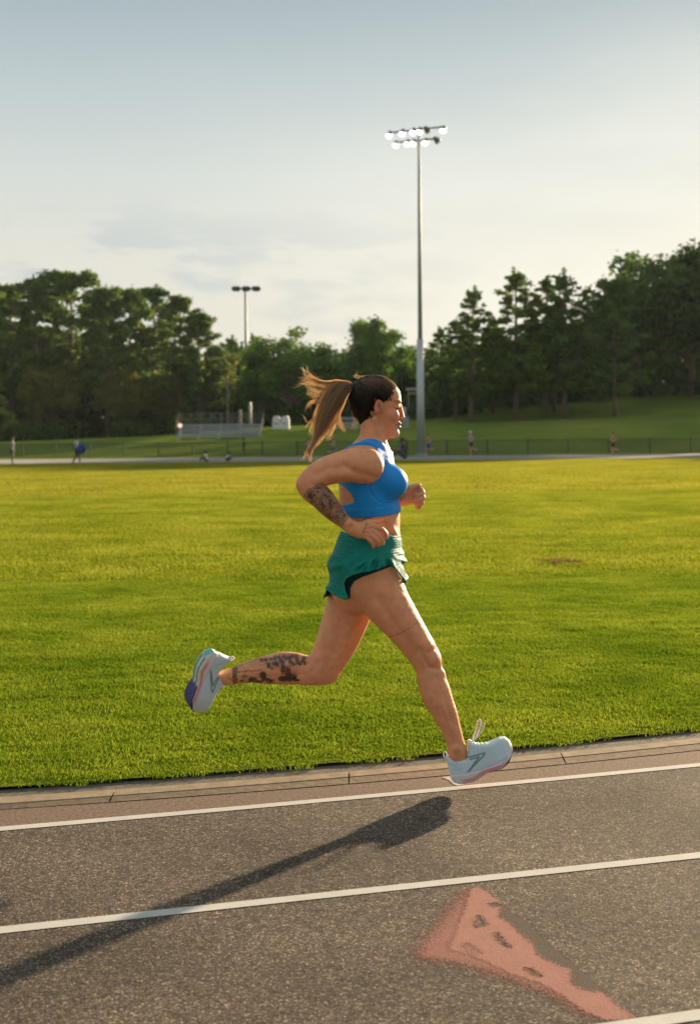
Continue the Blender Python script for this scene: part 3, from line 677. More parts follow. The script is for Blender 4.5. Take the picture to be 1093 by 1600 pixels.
HEADPOLY = [(608, 596), (616, 600.5), (621, 605.5), (624.8, 612.5), (626.2, 621), (626.4, 627), (625, 633), (624.6, 640), (624.6, 648), (624.0, 655), (623.0, 663), (621.5, 671), (621.8, 677), (619.5, 682), (614.5, 684.6), (605, 684.5), (597, 680), (590, 672), (582, 664), (566, 657), (556, 648), (550.5, 636), (549, 622), (553, 606), (561, 596), (573, 590.5), (588, 589.5), (600, 591.5)]
HO = .012                              # the head turns a little away
def head(F):
    PGn = PG(HEADPOLY, 0)
    g = F.sub((P3(545, 590, 0)[0], Y0-.09+HO, P3(600, 690, 0)[2]), (P3(632, 590, 0)[0], Y0+.09+HO, P3(600, 585, 0)[2]), .02)
    sl, X, Y, Z = g
    s = polysdf(PGn, X[:, 0, :][:, :]*np.ones_like(Z[:, 0, :]), Z[:, 0, :]*np.ones_like(X[:, 0, :]))     # (nx,nz)
    R = 36*U
    q = 1-np.clip(-s/R, -.6, 1)
    zc = (Z[0, 0, :]-P3(600, 684)[2])/(P3(600, 588)[2]-P3(600, 684)[2])
    xc = (X[:, 0, 0]-P3(549, 640)[0])/(77*U)
    wd = np.interp(zc, [0, .12, .3, .5, .7, .9, 1], [.046, .052, .062, .071, .076, .074, .07])[None, :]*np.interp(xc, [0, .4, .75, .95, 1.05], [1.0, 1.02, .93, .80, .72])[:, None]
    yy = (Y-(Y0+HO))/wd[:, None, :]
    d = (np.sqrt((q**2)[:, None, :]+yy**2)-1)*.05
    F.blend(sl, d.astype(np.float32), .008)
    # neck
    CH(F, [(582, 662, HO*.6, 19, .052), (583, 676, 0, 20.5, .053), (581.5, 690, 0, 22, .056), (579, 704, 0, 26, .066), (577, 716, 0, 30, .08)], .012, 3)
    for s_ in (-1, 1):
        CH(F, [(585, 655, s_*.052, 5, .010), (593, 678, s_*.040, 4.5, .010), (600, 699, s_*.016, 3.5, .008)], .012, 2)
        EL(F, 624.5, 635.5, s_*.034+HO, 7, .013, 5.0, .006, 0, True)           # eye socket
        EL(F, 619.8, 635.5, s_*.033+HO, 5.0, .013, 4.6, .003)                    # lowered eyelid
        EL(F, 622.8, 627.5, s_*.030+HO, 4.2, .022, 2.8, .006)                    # brow
        EL(F, 614, 649, s_*.040+HO, 9, .020, 9, .012)                           # cheek
        EL(F, 626.0, 654.0, s_*.010+HO, 3.0, .007, 2.7, .004)                     # nostril wing
        EL(F, 590.5, 634.5, s_*.078+HO, 6.6, .012, 11.5, .003, -12)              # ear
        EL(F, 592.0, 632.5, s_*.094+HO, 3.8, .013, 7.0, .002, -12, True)
    CH(F, [(625.4, 634, HO, 2.2, .0065), (626.6, 641, HO, 2.4, .007), (628.2, 647.5, HO, 2.4, .0075), (629.4, 652.2, HO, 2.4, .0085)], .005, 3)
    EL(F, 623.8, 661.5, HO, 2.9, .019, 2.3, .003, 20)
    EL(F, 623.2, 667.2, HO, 3.0, .016, 2.5, .003, -10)
    EL(F, 617.8, 677.5, HO, 5.6, .018, 5.8, .008)
def body_field(h):
    lo = P3(330, 1205); hi = P3(668, 580)
    F = Field((lo[0]-.0, Y0-.26, lo[2]-.0), (P3(800, 600)[0], Y0+.26, hi[2]+.01), h)
    torso(F); near_leg(F); far_leg(F); head(F); near_arm(F); far_arm(F)
    # waist relief
    return F
BF = body_field(.0035 if not QUICK else .005)
BV, BQ = nets(BF); BV = relax(BV, BQ, 2)
# muscle relief: shallow grooves (+) and swellings (-) along lines on the near surface of a limb
def normals(V, Q):
    a = V[Q[:, 2]]-V[Q[:, 0]]; b = V[Q[:, 3]]-V[Q[:, 1]]; n = np.cross(a, b); N = np.zeros_like(V)
    for k in range(4):
        for c in range(3): N[:, c] += np.bincount(Q[:, k], n[:, c], len(V))
    return N/(np.linalg.norm(N, axis=1)[:, None]+1e-12)
def seg_d(px, py, pts):
    d = np.full(px.shape, 1e9)
    for (a, b), (c, e) in zip(pts[:-1], pts[1:]):
        vx, vy = c-a, e-b; t = np.clip(((px-a)*vx+(py-b)*vy)/(vx*vx+vy*vy+1e-9), 0, 1)
        d = np.minimum(d, np.hypot(px-a-t*vx, py-b-t*vy))
    return d
RELIEF = [  # points, width px, depth m, offset range
 ([(588, 935), (606, 962), (630, 994), (648, 1022)], 6.5, .0045, (-.3, -.07)), ([(612, 925), (636, 968), (655, 1003)], 13, -.0035, (-.3, -.07)), ([(572, 940), (596, 975)], 11, -.003, (-.3, -.07)),
 ([(655, 1014), (662, 1030), (671, 1043)], 4.0, .0045, (-.3, -.06)), ([(671, 1019), (681, 1014)], 4, .003, (-.3, -.05)), ([(672, 1043), (684, 1046)], 3.5, .0035, (-.3, -.04)), ([(679, 1029), (680, 1033)], 7, -.004, (-.3, -.04)), ([(664, 1005), (668, 1009)], 8, -.0035, (-.3, -.06)),
 ([(681, 1056), (692, 1085), (706, 1130)], 4.0, .0035, (-.3, -.07)), ([(664, 1062), (668, 1085), (676, 1100)], 9, -.003, (-.3, -.07)), ([(688, 1108), (702, 1145), (707, 1165)], 3.0, .003, (-.3, -.08)), ([(700, 1165), (703, 1178)], 3.5, .004, (-.3, -.08)),
 ([(590, 748), (568, 741), (552, 737), (538, 727)], 5.5, .0048, (-.3, -.15)), ([(545, 741), (515, 744), (497, 750)], 6, -.0035, (-.3, -.15)), ([(536, 731), (512, 731), (494, 742)], 5, .0028, (-.3, -.15)), ([(574, 722), (580, 730)], 13, -.003, (-.3, -.12)),
 ([(493, 762), (505, 765)], 4, .004, (-.3, -.15)), ([(500, 770), (520, 792), (540, 812)], 4, .0025, (-.3, -.15)), ([(546, 826), (551, 818)], 3, .002, (-.3, -.15)),
 ([(597, 812), (604, 824), (613, 838)], 3.2, .0035, (-.2, .0)), ([(606, 812), (613, 826), (620, 838)], 5, -.003, (-.2, .0)), ([(575, 815), (590, 832)], 6, -.002, (-.2, -.05)), ([(533, 765), (541, 786)], 6, -.003, (-.2, -.05)),
 ([(541, 955), (527, 1000), (514, 1030)], 8, .003, (.0, .3)), ([(555, 965), (541, 1005)], 8, -.003, (.0, .3)), ([(497, 1034), (488, 1050)], 4, .003, (.0, .3)), ([(470, 1034), (435, 1036), (410, 1040)], 8, -.002, (.0, .3)), ([(476, 1053), (440, 1057), (405, 1058)], 4, .003, (.0, .3)),
 ([(590, 662), (598, 684), (602, 697)], 3, .0025, (-.1, .0)), ([(583, 668), (590, 692)], 3.5, -.0015, (-.1, -.02)), ([(592, 668), (604, 683)], 3.5, .002, (-.1, -.03)),
 ([(563, 826), (578, 823)], 2.2, -.0012, (-.3, -.18)), ([(563, 829.5), (576, 830)], 2.0, -.0012, (-.3, -.18)), ([(562, 833), (573, 836)], 2.0, -.001, (-.3, -.18)), ([(564, 827.8), (577, 826.6)], 1.6, .0012, (-.3, -.18)), ([(563, 831.5), (575, 833)], 1.6, .0012, (-.3, -.18))]
def relief(V, Q):
    N = normals(V, Q); px, py = proj(V); off = V[:, 1]-Y0; D = np.zeros(len(V)); face = smooth(.15, -.35, N[:, 1])
    for pts, w, dep, (o0, o1) in RELIEF:
        D += 1.35*dep*np.exp(-(seg_d(px, py, pts)/w)**2)*((off > o0) & (off < o1))
    D += .0006*vnoise(V, 45, 3)+.0004*vnoise(V, 120, 7)
    sgn = 1.0
    return V-N*(D*face)[:, None]*sgn
if normals(BV, BQ)[np.argmin(BV[:, 1])][1] > 0: print('normals flipped')
BV = relief(BV, BQ)
print('body', len(BV))
def skin_mat():
    m, N, L, b = mat('skin')
    at = N.new('ShaderNodeAttribute'); at.attribute_name = 'tint'
    geo = N.new('ShaderNodeNewGeometry')
    n = N.new('ShaderNodeTexNoise'); n.inputs['Scale'].default_value = 24; n.inputs['Detail'].default_value = 8; n.inputs['Roughness'].default_value = .62; L.new(geo.outputs['Position'], n.inputs[0])
    r = N.new('ShaderNodeMapRange'); L.new(n.outputs['Fac'], r.inputs[0]); r.inputs[1].default_value = .3; r.inputs[2].default_value = .7; r.inputs[3].default_value = .85; r.inputs[4].default_value = 1.1
    s = N.new('ShaderNodeVectorMath'); s.operation = 'SCALE'; L.new(at.outputs['Color'], s.inputs[0]); L.new(r.outputs[0], s.inputs['Scale'])
    L.new(s.outputs[0], b.inputs['Base Color']); b.inputs['Roughness'].default_value = .5; b.inputs['Specular IOR Level'].default_value = .32
    b.inputs['Subsurface Weight'].default_value = .05; b.inputs['Subsurface Radius'].default_value = (1, .3, .15); b.inputs['Subsurface Scale'].default_value = .008
    n2 = N.new('ShaderNodeTexNoise'); n2.inputs['Scale'].default_value = 420; n2.inputs['Detail'].default_value = 3; L.new(geo.outputs['Position'], n2.inputs[0])
    bp = N.new('ShaderNodeBump'); bp.inputs['Strength'].default_value = .12; bp.inputs['Distance'].default_value = .002; L.new(n2.outputs['Fac'], bp.inputs['Height']); L.new(bp.outputs[0], b.inputs['Normal'])
    return m
M_SKIN = skin_mat()
SKIN = np.array([.72, .305, .150])
INK = np.array([.035, .035, .035])
def seg_d(px, py, pts):
    d = np.full(px.shape, 1e9)
    for (a, b), (c, e) in zip(pts[:-1], pts[1:]):
        vx, vy = c-a, e-b; t = np.clip(((px-a)*vx+(py-b)*vy)/(vx*vx+vy*vy+1e-9), 0, 1)
        d = np.minimum(d, np.hypot(px-a-t*vx, py-b-t*vy))
    return d
def blob(px, py, cx, cy, rx, ry, soft=.35):
    return 1-smooth(1-soft, 1+soft, np.hypot((px-cx)/rx, (py-cy)/ry))
def in_poly(P, px, py, soft=1.0):
    return 1-smooth(-soft, soft, polysdf(P, px, py))
def body_colour(V):
    px, py = proj(V); off = V[:, 1]-Y0
    C = np.tile(SKIN, (len(V), 1))
    def mix(w, col):
        nonlocal C
        w = np.clip(w, 0, 1)[:, None]; C = C*(1-w)+np.array(col)*w
    # redder knuckles, ears, cheeks, elbows, knees
    for cx, cy, r, a in ((590, 635, 12, .35), (612, 650, 14, .22), (505, 1060, 22, .25), (470, 755, 14, .25), (590, 840, 16, .2), (655, 775, 14, .2), (674, 1030, 14, .15)):
        mix(a*blob(px, py, cx, cy, r, r, .6), (.50, .17, .115))
    hd = py < 690
    mix(.75*blob(px, py, 625, 661.5, 3.4, 1.9)*hd, (.42, .13, .11)); mix(.75*blob(px, py, 625, 667, 3.4, 2.2)*hd, (.42, .13, .11))
    mix(.8*(seg_d(px, py, [(617.5, 664.3), (626, 664.2)]) < .75)*hd, (.16, .05, .04))  # mouth crease: its shade painted as a dark line in the tint
    mix(.55*(1-smooth(.6, 1.6, seg_d(px, py, [(615, 627.2), (619, 625.2), (624.5, 626.2)])))*hd, (.14, .08, .05))
    mix(.85*(1-smooth(.5, 1.2, seg_d(px, py, [(616.5, 637.5), (620, 638.7), (624.5, 638)])))*hd, (.05, .03, .025))
    mix(.6*blob(px, py, 625.5, 656, 1.6, 1.0)*hd, (.2, .06, .05)); mix(.8*blob(px, py, 592.5, 635, 2.4, 4.6, .5)*hd, (.26, .07, .045)); mix(.5*blob(px, py, 589, 631, 4.5, 8, .5)*hd, (.55, .17, .11))  # nostril and ear hollow: recess shade painted into the tint
    # forearm tattoo
    A = (off < -.15) & (px < 552) & (py > 752)
    i = np.where(A)[0]
    if len(i):
        Q = V[i]; w = in_poly([(484, 766), (503, 757), (512, 762), (522, 780), (536, 796), (541, 806), (534, 818), (516, 810), (497, 797), (479, 776)], px[i], py[i], 1.2); w = np.maximum(w, .8*in_poly([(480, 764), (503, 754), (515, 762), (526, 780), (540, 796), (546, 808), (535, 822), (514, 813), (494, 798), (474, 775)], px[i], py[i], 2.0))
        wx = vnoise(Q, 55, 3)*.012; wz = vnoise(Q, 55, 9)*.012
        Q2 = Q+np.stack([wx, 0*wx, wz], 1)
        n = vnoise(Q2, 95, 1); n2 = vnoise(Q2, 190, 5); n3 = vnoise(Q2, 60, 21)
        ink = smooth(.34, .03, np.abs(n))*.7+smooth(-.15, .15, n2+.7*n3)*.62
        ink = np.clip(ink*1.15, .48, .95)*w; ww = ink[:, None]
        C[i] = C[i]*(1-ww)+np.array([.045, .045, .040])*ww
    # hand line, flank mark, thigh script
    mix(.7*(1-smooth(.5, 1.3, seg_d(px, py, [(566.4, 834.7), (569.4, 826), (573.4, 817)])))*(off < -.17), (.10, .07, .06))
    mix(.75*(1-smooth(.6, 1.8, seg_d(px, py, [(566, 812.5), (573, 809.5), (580, 811)])))*(off < -.05)*(off > -.16), (.06, .05, .05))
    dash = (np.sin(px*1.9)+.5*np.sin(px*4.3) > -.75)
    mix(.85*(1-smooth(.3, 1.1, seg_d(px, py, [(606, 996), (618, 992.5), (631, 986), (641, 980.5), (652, 972)])+.5*np.abs(np.sin(px*2.3))))*dash*(off < -.08), (.05, .04, .04))
    # calf tattoos of the far leg
    A = (off > .0) & (px > 340) & (px < 486) & (py > 1008) & (py < 1080); i = np.where(A)[0]
    x, y = px[i], py[i]; c = C[i]
    x0_, y0_ = x, y; x = x+1.9*vnoise(V[i], 110, 4)+.8*vnoise(V[i], 260, 8); y = y+1.9*vnoise(V[i], 110, 14)+.8*vnoise(V[i], 260, 18)
    def mx(w, col):
        nonlocal c
        w = np.clip(w, 0, 1)[:, None]; c = c*(1-w)+np.array(col)*w
    def z(a, b): return 340+a/7.287, 1005+b/7.287
    T = [(350, 1050), (367, 1041.8), (383.5, 1035), (397, 1030.5), (413.7, 1025.3), (441, 1018.4), (463, 1019.8), (485, 1026.7)]
    top = np.interp(x, [t[0] for t in T], [t[1] for t in T]); dep = y-top
    mx(.85*in_poly([(363, 1041), (371, 1039), (371.5, 1069), (363.5, 1070)], x, y, .7)*(.72+.28*(np.sin(y*1.6) > -.3)), (.045, .035, .03))
    mx(.65*(x > 371)*(x < 404)*(1-smooth(3.2, 4.6, dep))*(.65+.35*np.sin(x*2.6)), (.07, .065, .06))
    mx(.6*(x > 372)*(x < 418)*(np.sin(x*1.7+1) > .45)*(dep > 5)*(dep < 10), (.08, .06, .05))
    mx(.75*(1-smooth(.5, 1.3, seg_d(x, y, [z(235, 330), z(350, 315), z(490, 305)]))), (.06, .05, .045))
    fil = smooth(.22, .02, np.abs(vnoise(V[i], 150, 31)))*in_poly([(400, 1029), (441, 1019), (478, 1023), (482, 1036), (470, 1040), (455, 1066), (440, 1067), (436, 1046), (404, 1040)], x, y, 2.0)
    mx(.75*fil, (.05, .045, .045)); mx(.5*smooth(.2, .02, np.abs(vnoise(V[i], 170, 41)))*in_poly([(374, 1055), (404, 1052), (432, 1056), (430, 1069), (376, 1070)], x, y, 1.5), (.06, .045, .04))
    for a, b, rx, ry, col in ((515, 360, 5.6, 5.6, (.028, .028, .028)), (525, 405, 3.6, 4, (.05, .04, .04)), (400, 405, 6.5, 3.0, (.07, .035, .03)), (375, 425, 4, 2.5, (.05, .03, .03)), (470, 435, 8, 2.2, (.06, .04, .035)), (590, 430, 6, 3.2, (.06, .035, .03)), (560, 410, 4, 2, (.06, .04, .03)),
                              (270, 430, 4, 2.4, (.07, .04, .035)), (300, 380, 2, 2, (.12, .06, .05)), (325, 372, 1.5, 2.4, (.12, .06, .05)), (620, 290, 2, 2.4, (.10, .06, .05)), (580, 255, 3.6, 4.2, (.07, .05, .06)),
                              (730, 403, 6.5, 4.3, (.022, .032, .028)), (800, 330, 5.0, 8, (.11, .030, .028)), (745, 290, 3.4, 8, (.055, .035, .03)), (840, 390, 8.5, 6.0, (.045, .028, .026)), (780, 395, 7, 5, (.06, .03, .028)), (870, 400, 4, 3, (.025, .025, .025)), (900, 420, 5, 2, (.04, .03, .03))):
        cx, cy = z(a, b); mx(.9*blob(x, y, cx, cy, rx, ry, .3), col)
    for k, (a, b) in enumerate(((500, 190), (545, 190), (575, 235), (610, 185), (640, 235), (665, 220), (680, 245), (655, 170), (700, 160), (715, 195), (755, 150), (780, 175), (815, 165), (830, 205), (845, 150), (905, 185), (910, 220), (935, 235), (970, 200), (980, 165), (990, 225), (740, 215), (860, 235), (890, 150))):
        cx, cy = z(a, b); col = [(.03, .06, .05), (.05, .045, .07), (.10, .035, .035), (.035, .07, .055)][k % 4] if a < 950 else (.10, .035, .03)
        mx(.85*blob(x, y, cx, cy, 3.3, 3.3, .35), col)
    for s_ in ([z(880, 400), z(905, 370), z(925, 330)], [z(870, 390), z(885, 345)], [z(900, 415), z(940, 420)]):
        mx(.75*(1-smooth(.3, .9, seg_d(x, y, s_))), (.04, .03, .03))
    C[i] = c
    return C
body = mesh_obj('body', BV-ROOT, BQ, M_SKIN, runner, smooth=True)
colattr(body, body_colour(BV))

# ---- clothes
def fabric(name, col, rough=.55, wrinkle=.3, scale=9, sheen=.2, var=.1, fine=600):
    m, N, L, b = mat(name)
    geo = N.new('ShaderNodeNewGeometry')
    n = N.new('ShaderNodeTexNoise'); n.inputs['Scale'].default_value = scale; n.inputs['Detail'].default_value = 5; n.inputs['Distortion'].default_value = 1.0; L.new(geo.outputs['Position'], n.inputs[0])
    r = N.new('ShaderNodeMapRange'); L.new(n.outputs['Fac'], r.inputs[0]); r.inputs[3].default_value = 1-var; r.inputs[4].default_value = 1+var
    s = N.new('ShaderNodeVectorMath'); s.operation = 'SCALE'; s.inputs[0].default_value = col; L.new(r.outputs[0], s.inputs['Scale'])
    L.new(s.outputs[0], b.inputs['Base Color']); b.inputs['Roughness'].default_value = rough
    b.inputs['Specular IOR Level'].default_value = .22; b.inputs['Sheen Weight'].default_value = sheen*.0; b.inputs['Sheen Roughness'].default_value = .4
    w = N.new('ShaderNodeTexNoise'); w.inputs['Scale'].default_value = fine; L.new(geo.outputs['Position'], w.inputs[0])
    bp = N.new('ShaderNodeBump'); bp.inputs['Strength'].default_value = .15; bp.inputs['Distance'].default_value = .001; L.new(w.outputs['Fac'], bp.inputs['Height'])
    b2 = N.new('ShaderNodeBump'); b2.inputs['Strength'].default_value = wrinkle; b2.inputs['Distance'].default_value = .006; L.new(n.outputs['Fac'], b2.inputs['Height']); L.new(bp.outputs[0], b2.inputs['Normal']); L.new(b2.outputs[0], b.inputs['Normal'])
    return m
M_BLUE = fabric('blue_stretch_fabric', (.012, .26, .70), .42, .25, 14, .05, fine=900)
M_TEAL = fabric('green_woven_fabric', (.002, .19, .15), .6, .35, 16, .1, .15, 900)
M_TEALRIB = fabric('green_elastic', (.006, .125, .10), .6, .2, 30, .1, .1, 900)
M_LINER = fabric('dark_liner', (.003, .045, .045), .7, .2, 20)
def grid2(F, sl=None):
    return np.meshgrid(F.ax[0], F.ax[2], indexing='ij')
def bra():
    lo, hi = P3(505, 825), P3(648, 675)
    F = Field((lo[0], Y0-.21, lo[2]), (hi[0], Y0+.21, hi[2]), .0026)
    torso(F)
    CH(F, [(570, 716, -.10, 24, .05), (566, 726, -.128, 26, .045)], .02, 2); CH(F, [(570, 716, .10, 24, .05), (566, 726, .128, 26, .045)], .02, 2)
    CH(F, [(582, 662, .007, 19, .052), (583, 676, 0, 20.5, .053), (581.5, 690, 0, 22, .056), (579, 704, 0, 26, .066), (577, 716, 0, 30, .08)], .012, 3)
    X, Z = grid2(F)
    # base band and seam relief
    d = F.f-.0045
    band = polysdf(PG([(500, 797), (545, 797), (580, 795), (660, 787), (660, 803), (580, 809), (545, 812), (500, 815)], -.12), X, Z)
    seam = np.full(X.shape, 1e9)
    S = PG([(575, 752), (577, 765), (583, 777), (594, 785), (607, 787), (618, 782), (625, 772)], -.12)
    for a, b in zip(S[:-1], S[1:]):
        ex, ez = b[0]-a[0], b[1]-a[1]; t = np.clip(((X-a[0])*ex+(Z-a[1])*ez)/(ex*ex+ez*ez), 0, 1); seam = np.minimum(seam, np.hypot(X-a[0]-t*ex, Z-a[1]-t*ez))
    rel = .0032*np.exp(-(seam/.0030)**2)-.0016*smooth(.004, -.004, band)
    d = d+rel[:, None, :].astype(np.float32)
    main = [(490, 752), (536, 750), (568, 735), (585, 716), (588, 700), (597, 699.5), (606, 703.5), (660, 718), (660, 799), (624, 802.5), (600, 806), (575, 808.5), (548, 809.5), (532, 809), (490, 806)]
    mp = polysdf(PG(main, -.10), X, Z)[:, None, :]
    cutp = polysdf(PG([(500, 757), (528, 757), (538.6, 761), (547.8, 771), (552.8, 780), (552.5, 784.5), (543, 788.8), (533, 790), (500, 792)], -.10), X, Z)[:, None, :]
    mp = np.maximum(mp, -cutp)
    yy = np.abs(F.ax[1]-Y0)[None, :, None]
    st = np.maximum(np.maximum(.066-yy, yy-.100), polysdf(PG([(525, 705), (545, 675), (600, 675), (612, 708), (600, 720), (560, 735), (525, 730)], -.08), X, Z)[:, None, :])
    back = np.maximum(yy-.10, polysdf(PG([(490, 755), (500, 690), (545, 690), (545, 700), (556, 720), (550, 755)], -.08), X, Z)[:, None, :])
    m = np.minimum(np.minimum(mp, st), back)
    F.f = np.maximum(d, m).astype(np.float32)
    # keep a layer, not a solid: hollow beneath
    V, Q = nets(F); V = relax(V, Q, 3)
    return mesh_obj('crop_top', V-ROOT, Q, M_BLUE, runner, smooth=True)
bra()
def shorts():
    lo, hi = P3(498, 950), P3(648, 828)
    F = Field((lo[0], Y0-.25, lo[2]), (hi[0], Y0+.25, hi[2]), .0027)
    ST = [(583, 828, 0, 43.2, .130), (583, 838, 0, 43.0, .132), (580.5, 845, 0, 45.5, .145), (577, 851, 0, 50, .156), (575.5, 860, 0, 52, .164), (574.5, 872, 0, 55, .178), (574.5, 886, 0, 60, .196), (574.5, 900, 0, 62.5, .207), (573.5, 916, 0, 64, .213), (573.5, 935, 0, 65, .216), (573.5, 962, 0, 65, .216)]
    CH(F, ST, .0, 3)
    X, Y, Z = np.meshgrid(*[a.astype(np.float32) for a in F.ax], indexing='ij', sparse=True)
    d = F.f
    B = Field(F.lo, F.lo+F.h*(F.n-1), F.h); B.f = np.full(F.f.shape, .06, np.float32); B.n = F.n; B.ax = F.ax; torso(B); near_leg(B)
    # folds: fall from the waistband and fan out to the side hem
    ctr = P3(600, 852, -.15); ang = np.arctan2(Z-ctr[2], X-ctr[0]); rr = np.sqrt((X-ctr[0])**2+(Z-ctr[2])**2)
    amp = smooth(.01, .09, rr)*.0095
    fold = amp*(np.sin(ang*9+rr*24)+.6*np.sin(ang*17-rr*30+1.3))
    zt = P3(580, 852, 0)[2]
    z0 = P3(580, 866, 0)[2]
    fall = smooth(z0+.02, z0-.03, Z)
    d = d+(fold*fall).astype(np.float32)
    cr = P3(560, 893, -.15); puff = .010*np.exp(-(((X-cr[0])/.07)**2+((Z-cr[2])/.035)**2))*(Y < Y0)
    d = d-puff.astype(np.float32)
    # seat puffs over waistband
    ribs = .0006*np.sin(Z*2*math.pi/.0095)*smooth(z0-.006, z0+.004, Z)
    d = d+ribs.astype(np.float32)
    near = PG([(490, 825), (541, 835.5), (580, 838), (612, 839), (626, 841), (660, 841), (660, 905), (639, 911), (636, 917), (629, 905), (620, 891), (609, 884.2), (598, 887), (581, 891.5), (565, 894.5), (550, 899.5), (541, 905), (537.5, 912), (540, 924), (545.5, 937), (538, 936.5), (520, 932), (508, 927), (490, 925)], -.19)
    far = PG([(490, 825), (541, 835.5), (580, 838), (612, 839), (626, 841), (660, 841), (660, 905), (640, 912), (625, 925), (600, 934), (560, 937), (545, 938), (534, 936.5), (520, 933), (508, 930), (490, 930)], .12)
    Xg, Zg = grid2(F)
    mn = polysdf(near, Xg, Zg)[:, None, :]; mf = polysdf(far, Xg, Zg)[:, None, :]
    mask = np.where(Y < Y0-.02, mn, mf)
    d = d-(.007*smooth(-.030, .0, mask)+.0025*np.exp(-((mask+.006)/.004)**2)*(Y < Y0-.05))*smooth(z0-.03, z0-.06, Z)
    under = B.f-.0075; hh = np.maximum(.008-np.abs(d-under), 0)/.008; d = np.where(mask < -.012, np.minimum(d, under)-hh*hh*.002, d)
    shell = np.maximum(d, -(d+.0042)).astype(np.float32)
    F.f = np.maximum(shell, mask).astype(np.float32)
    V, Q = nets(F); V = relax(V, Q, 3)
    o = mesh_obj('shorts', V-ROOT, Q, M_TEAL, runner, smooth=True)
    # liner: brief hugging the thigh under the lifted hem
    lo, hi = P3(520, 950), P3(650, 845)
    F = Field((lo[0], Y0-.20, lo[2]), (hi[0], Y0+.20, hi[2]), .0035)
    torso(F); near_leg(F); far_leg(F)
    Xg, Zg = grid2(F)
    m = polysdf(PG([(534, 905), (548, 890), (580, 882), (608, 876), (640, 878), (618, 886), (609, 886.5), (598, 890.5), (583, 895.5), (566, 901.5), (553, 909), (547, 920), (547, 935), (543, 940), (537, 925)], -.17), Xg, Zg)[:, None, :]
    F.f = np.maximum(F.f-.0035, m).astype(np.float32)
    V, Q = nets(F); V = relax(V, Q, 2)
    mesh_obj('liner', V-ROOT, Q, M_LINER, o, smooth=True)
shorts()

# ---- shoes: local frame l (heel to toe), u (up the foot), n (to her right); outline in px of the near shoe
SOLE = [(2, 12), (1.5, 5), (4, 0), (11.3, -4.5), (22, -7), (34, -8.5), (45, -6.5), (54, -3.0), (68, -2.6), (83.4, -2.6), (94, 1), (102.3, 8.5), (107, 16), (108.6, 22), (105.5, 21.5), (100, 14), (92, 8.5), (80, 6.5), (60, 6.2), (45, 6.2), (28, 8), (12, 11)]
UPPER = [(5, 8), (2.5, 18), (4.5, 30), (5.5, 41), (9.5, 42.5), (13, 36.5), (19, 32.5), (27, 29), (34, 27.5), (39, 33), (43, 44), (46.5, 54), (50, 54), (53, 47.5), (60, 42.5), (68, 39.5), (76, 38.5), (86, 38.8), (94, 39.5), (102, 37.5), (107, 31), (108.2, 24), (105, 14), (98, 9), (90, 6), (75, 4), (55, 3), (30, 4), (12, 6)]
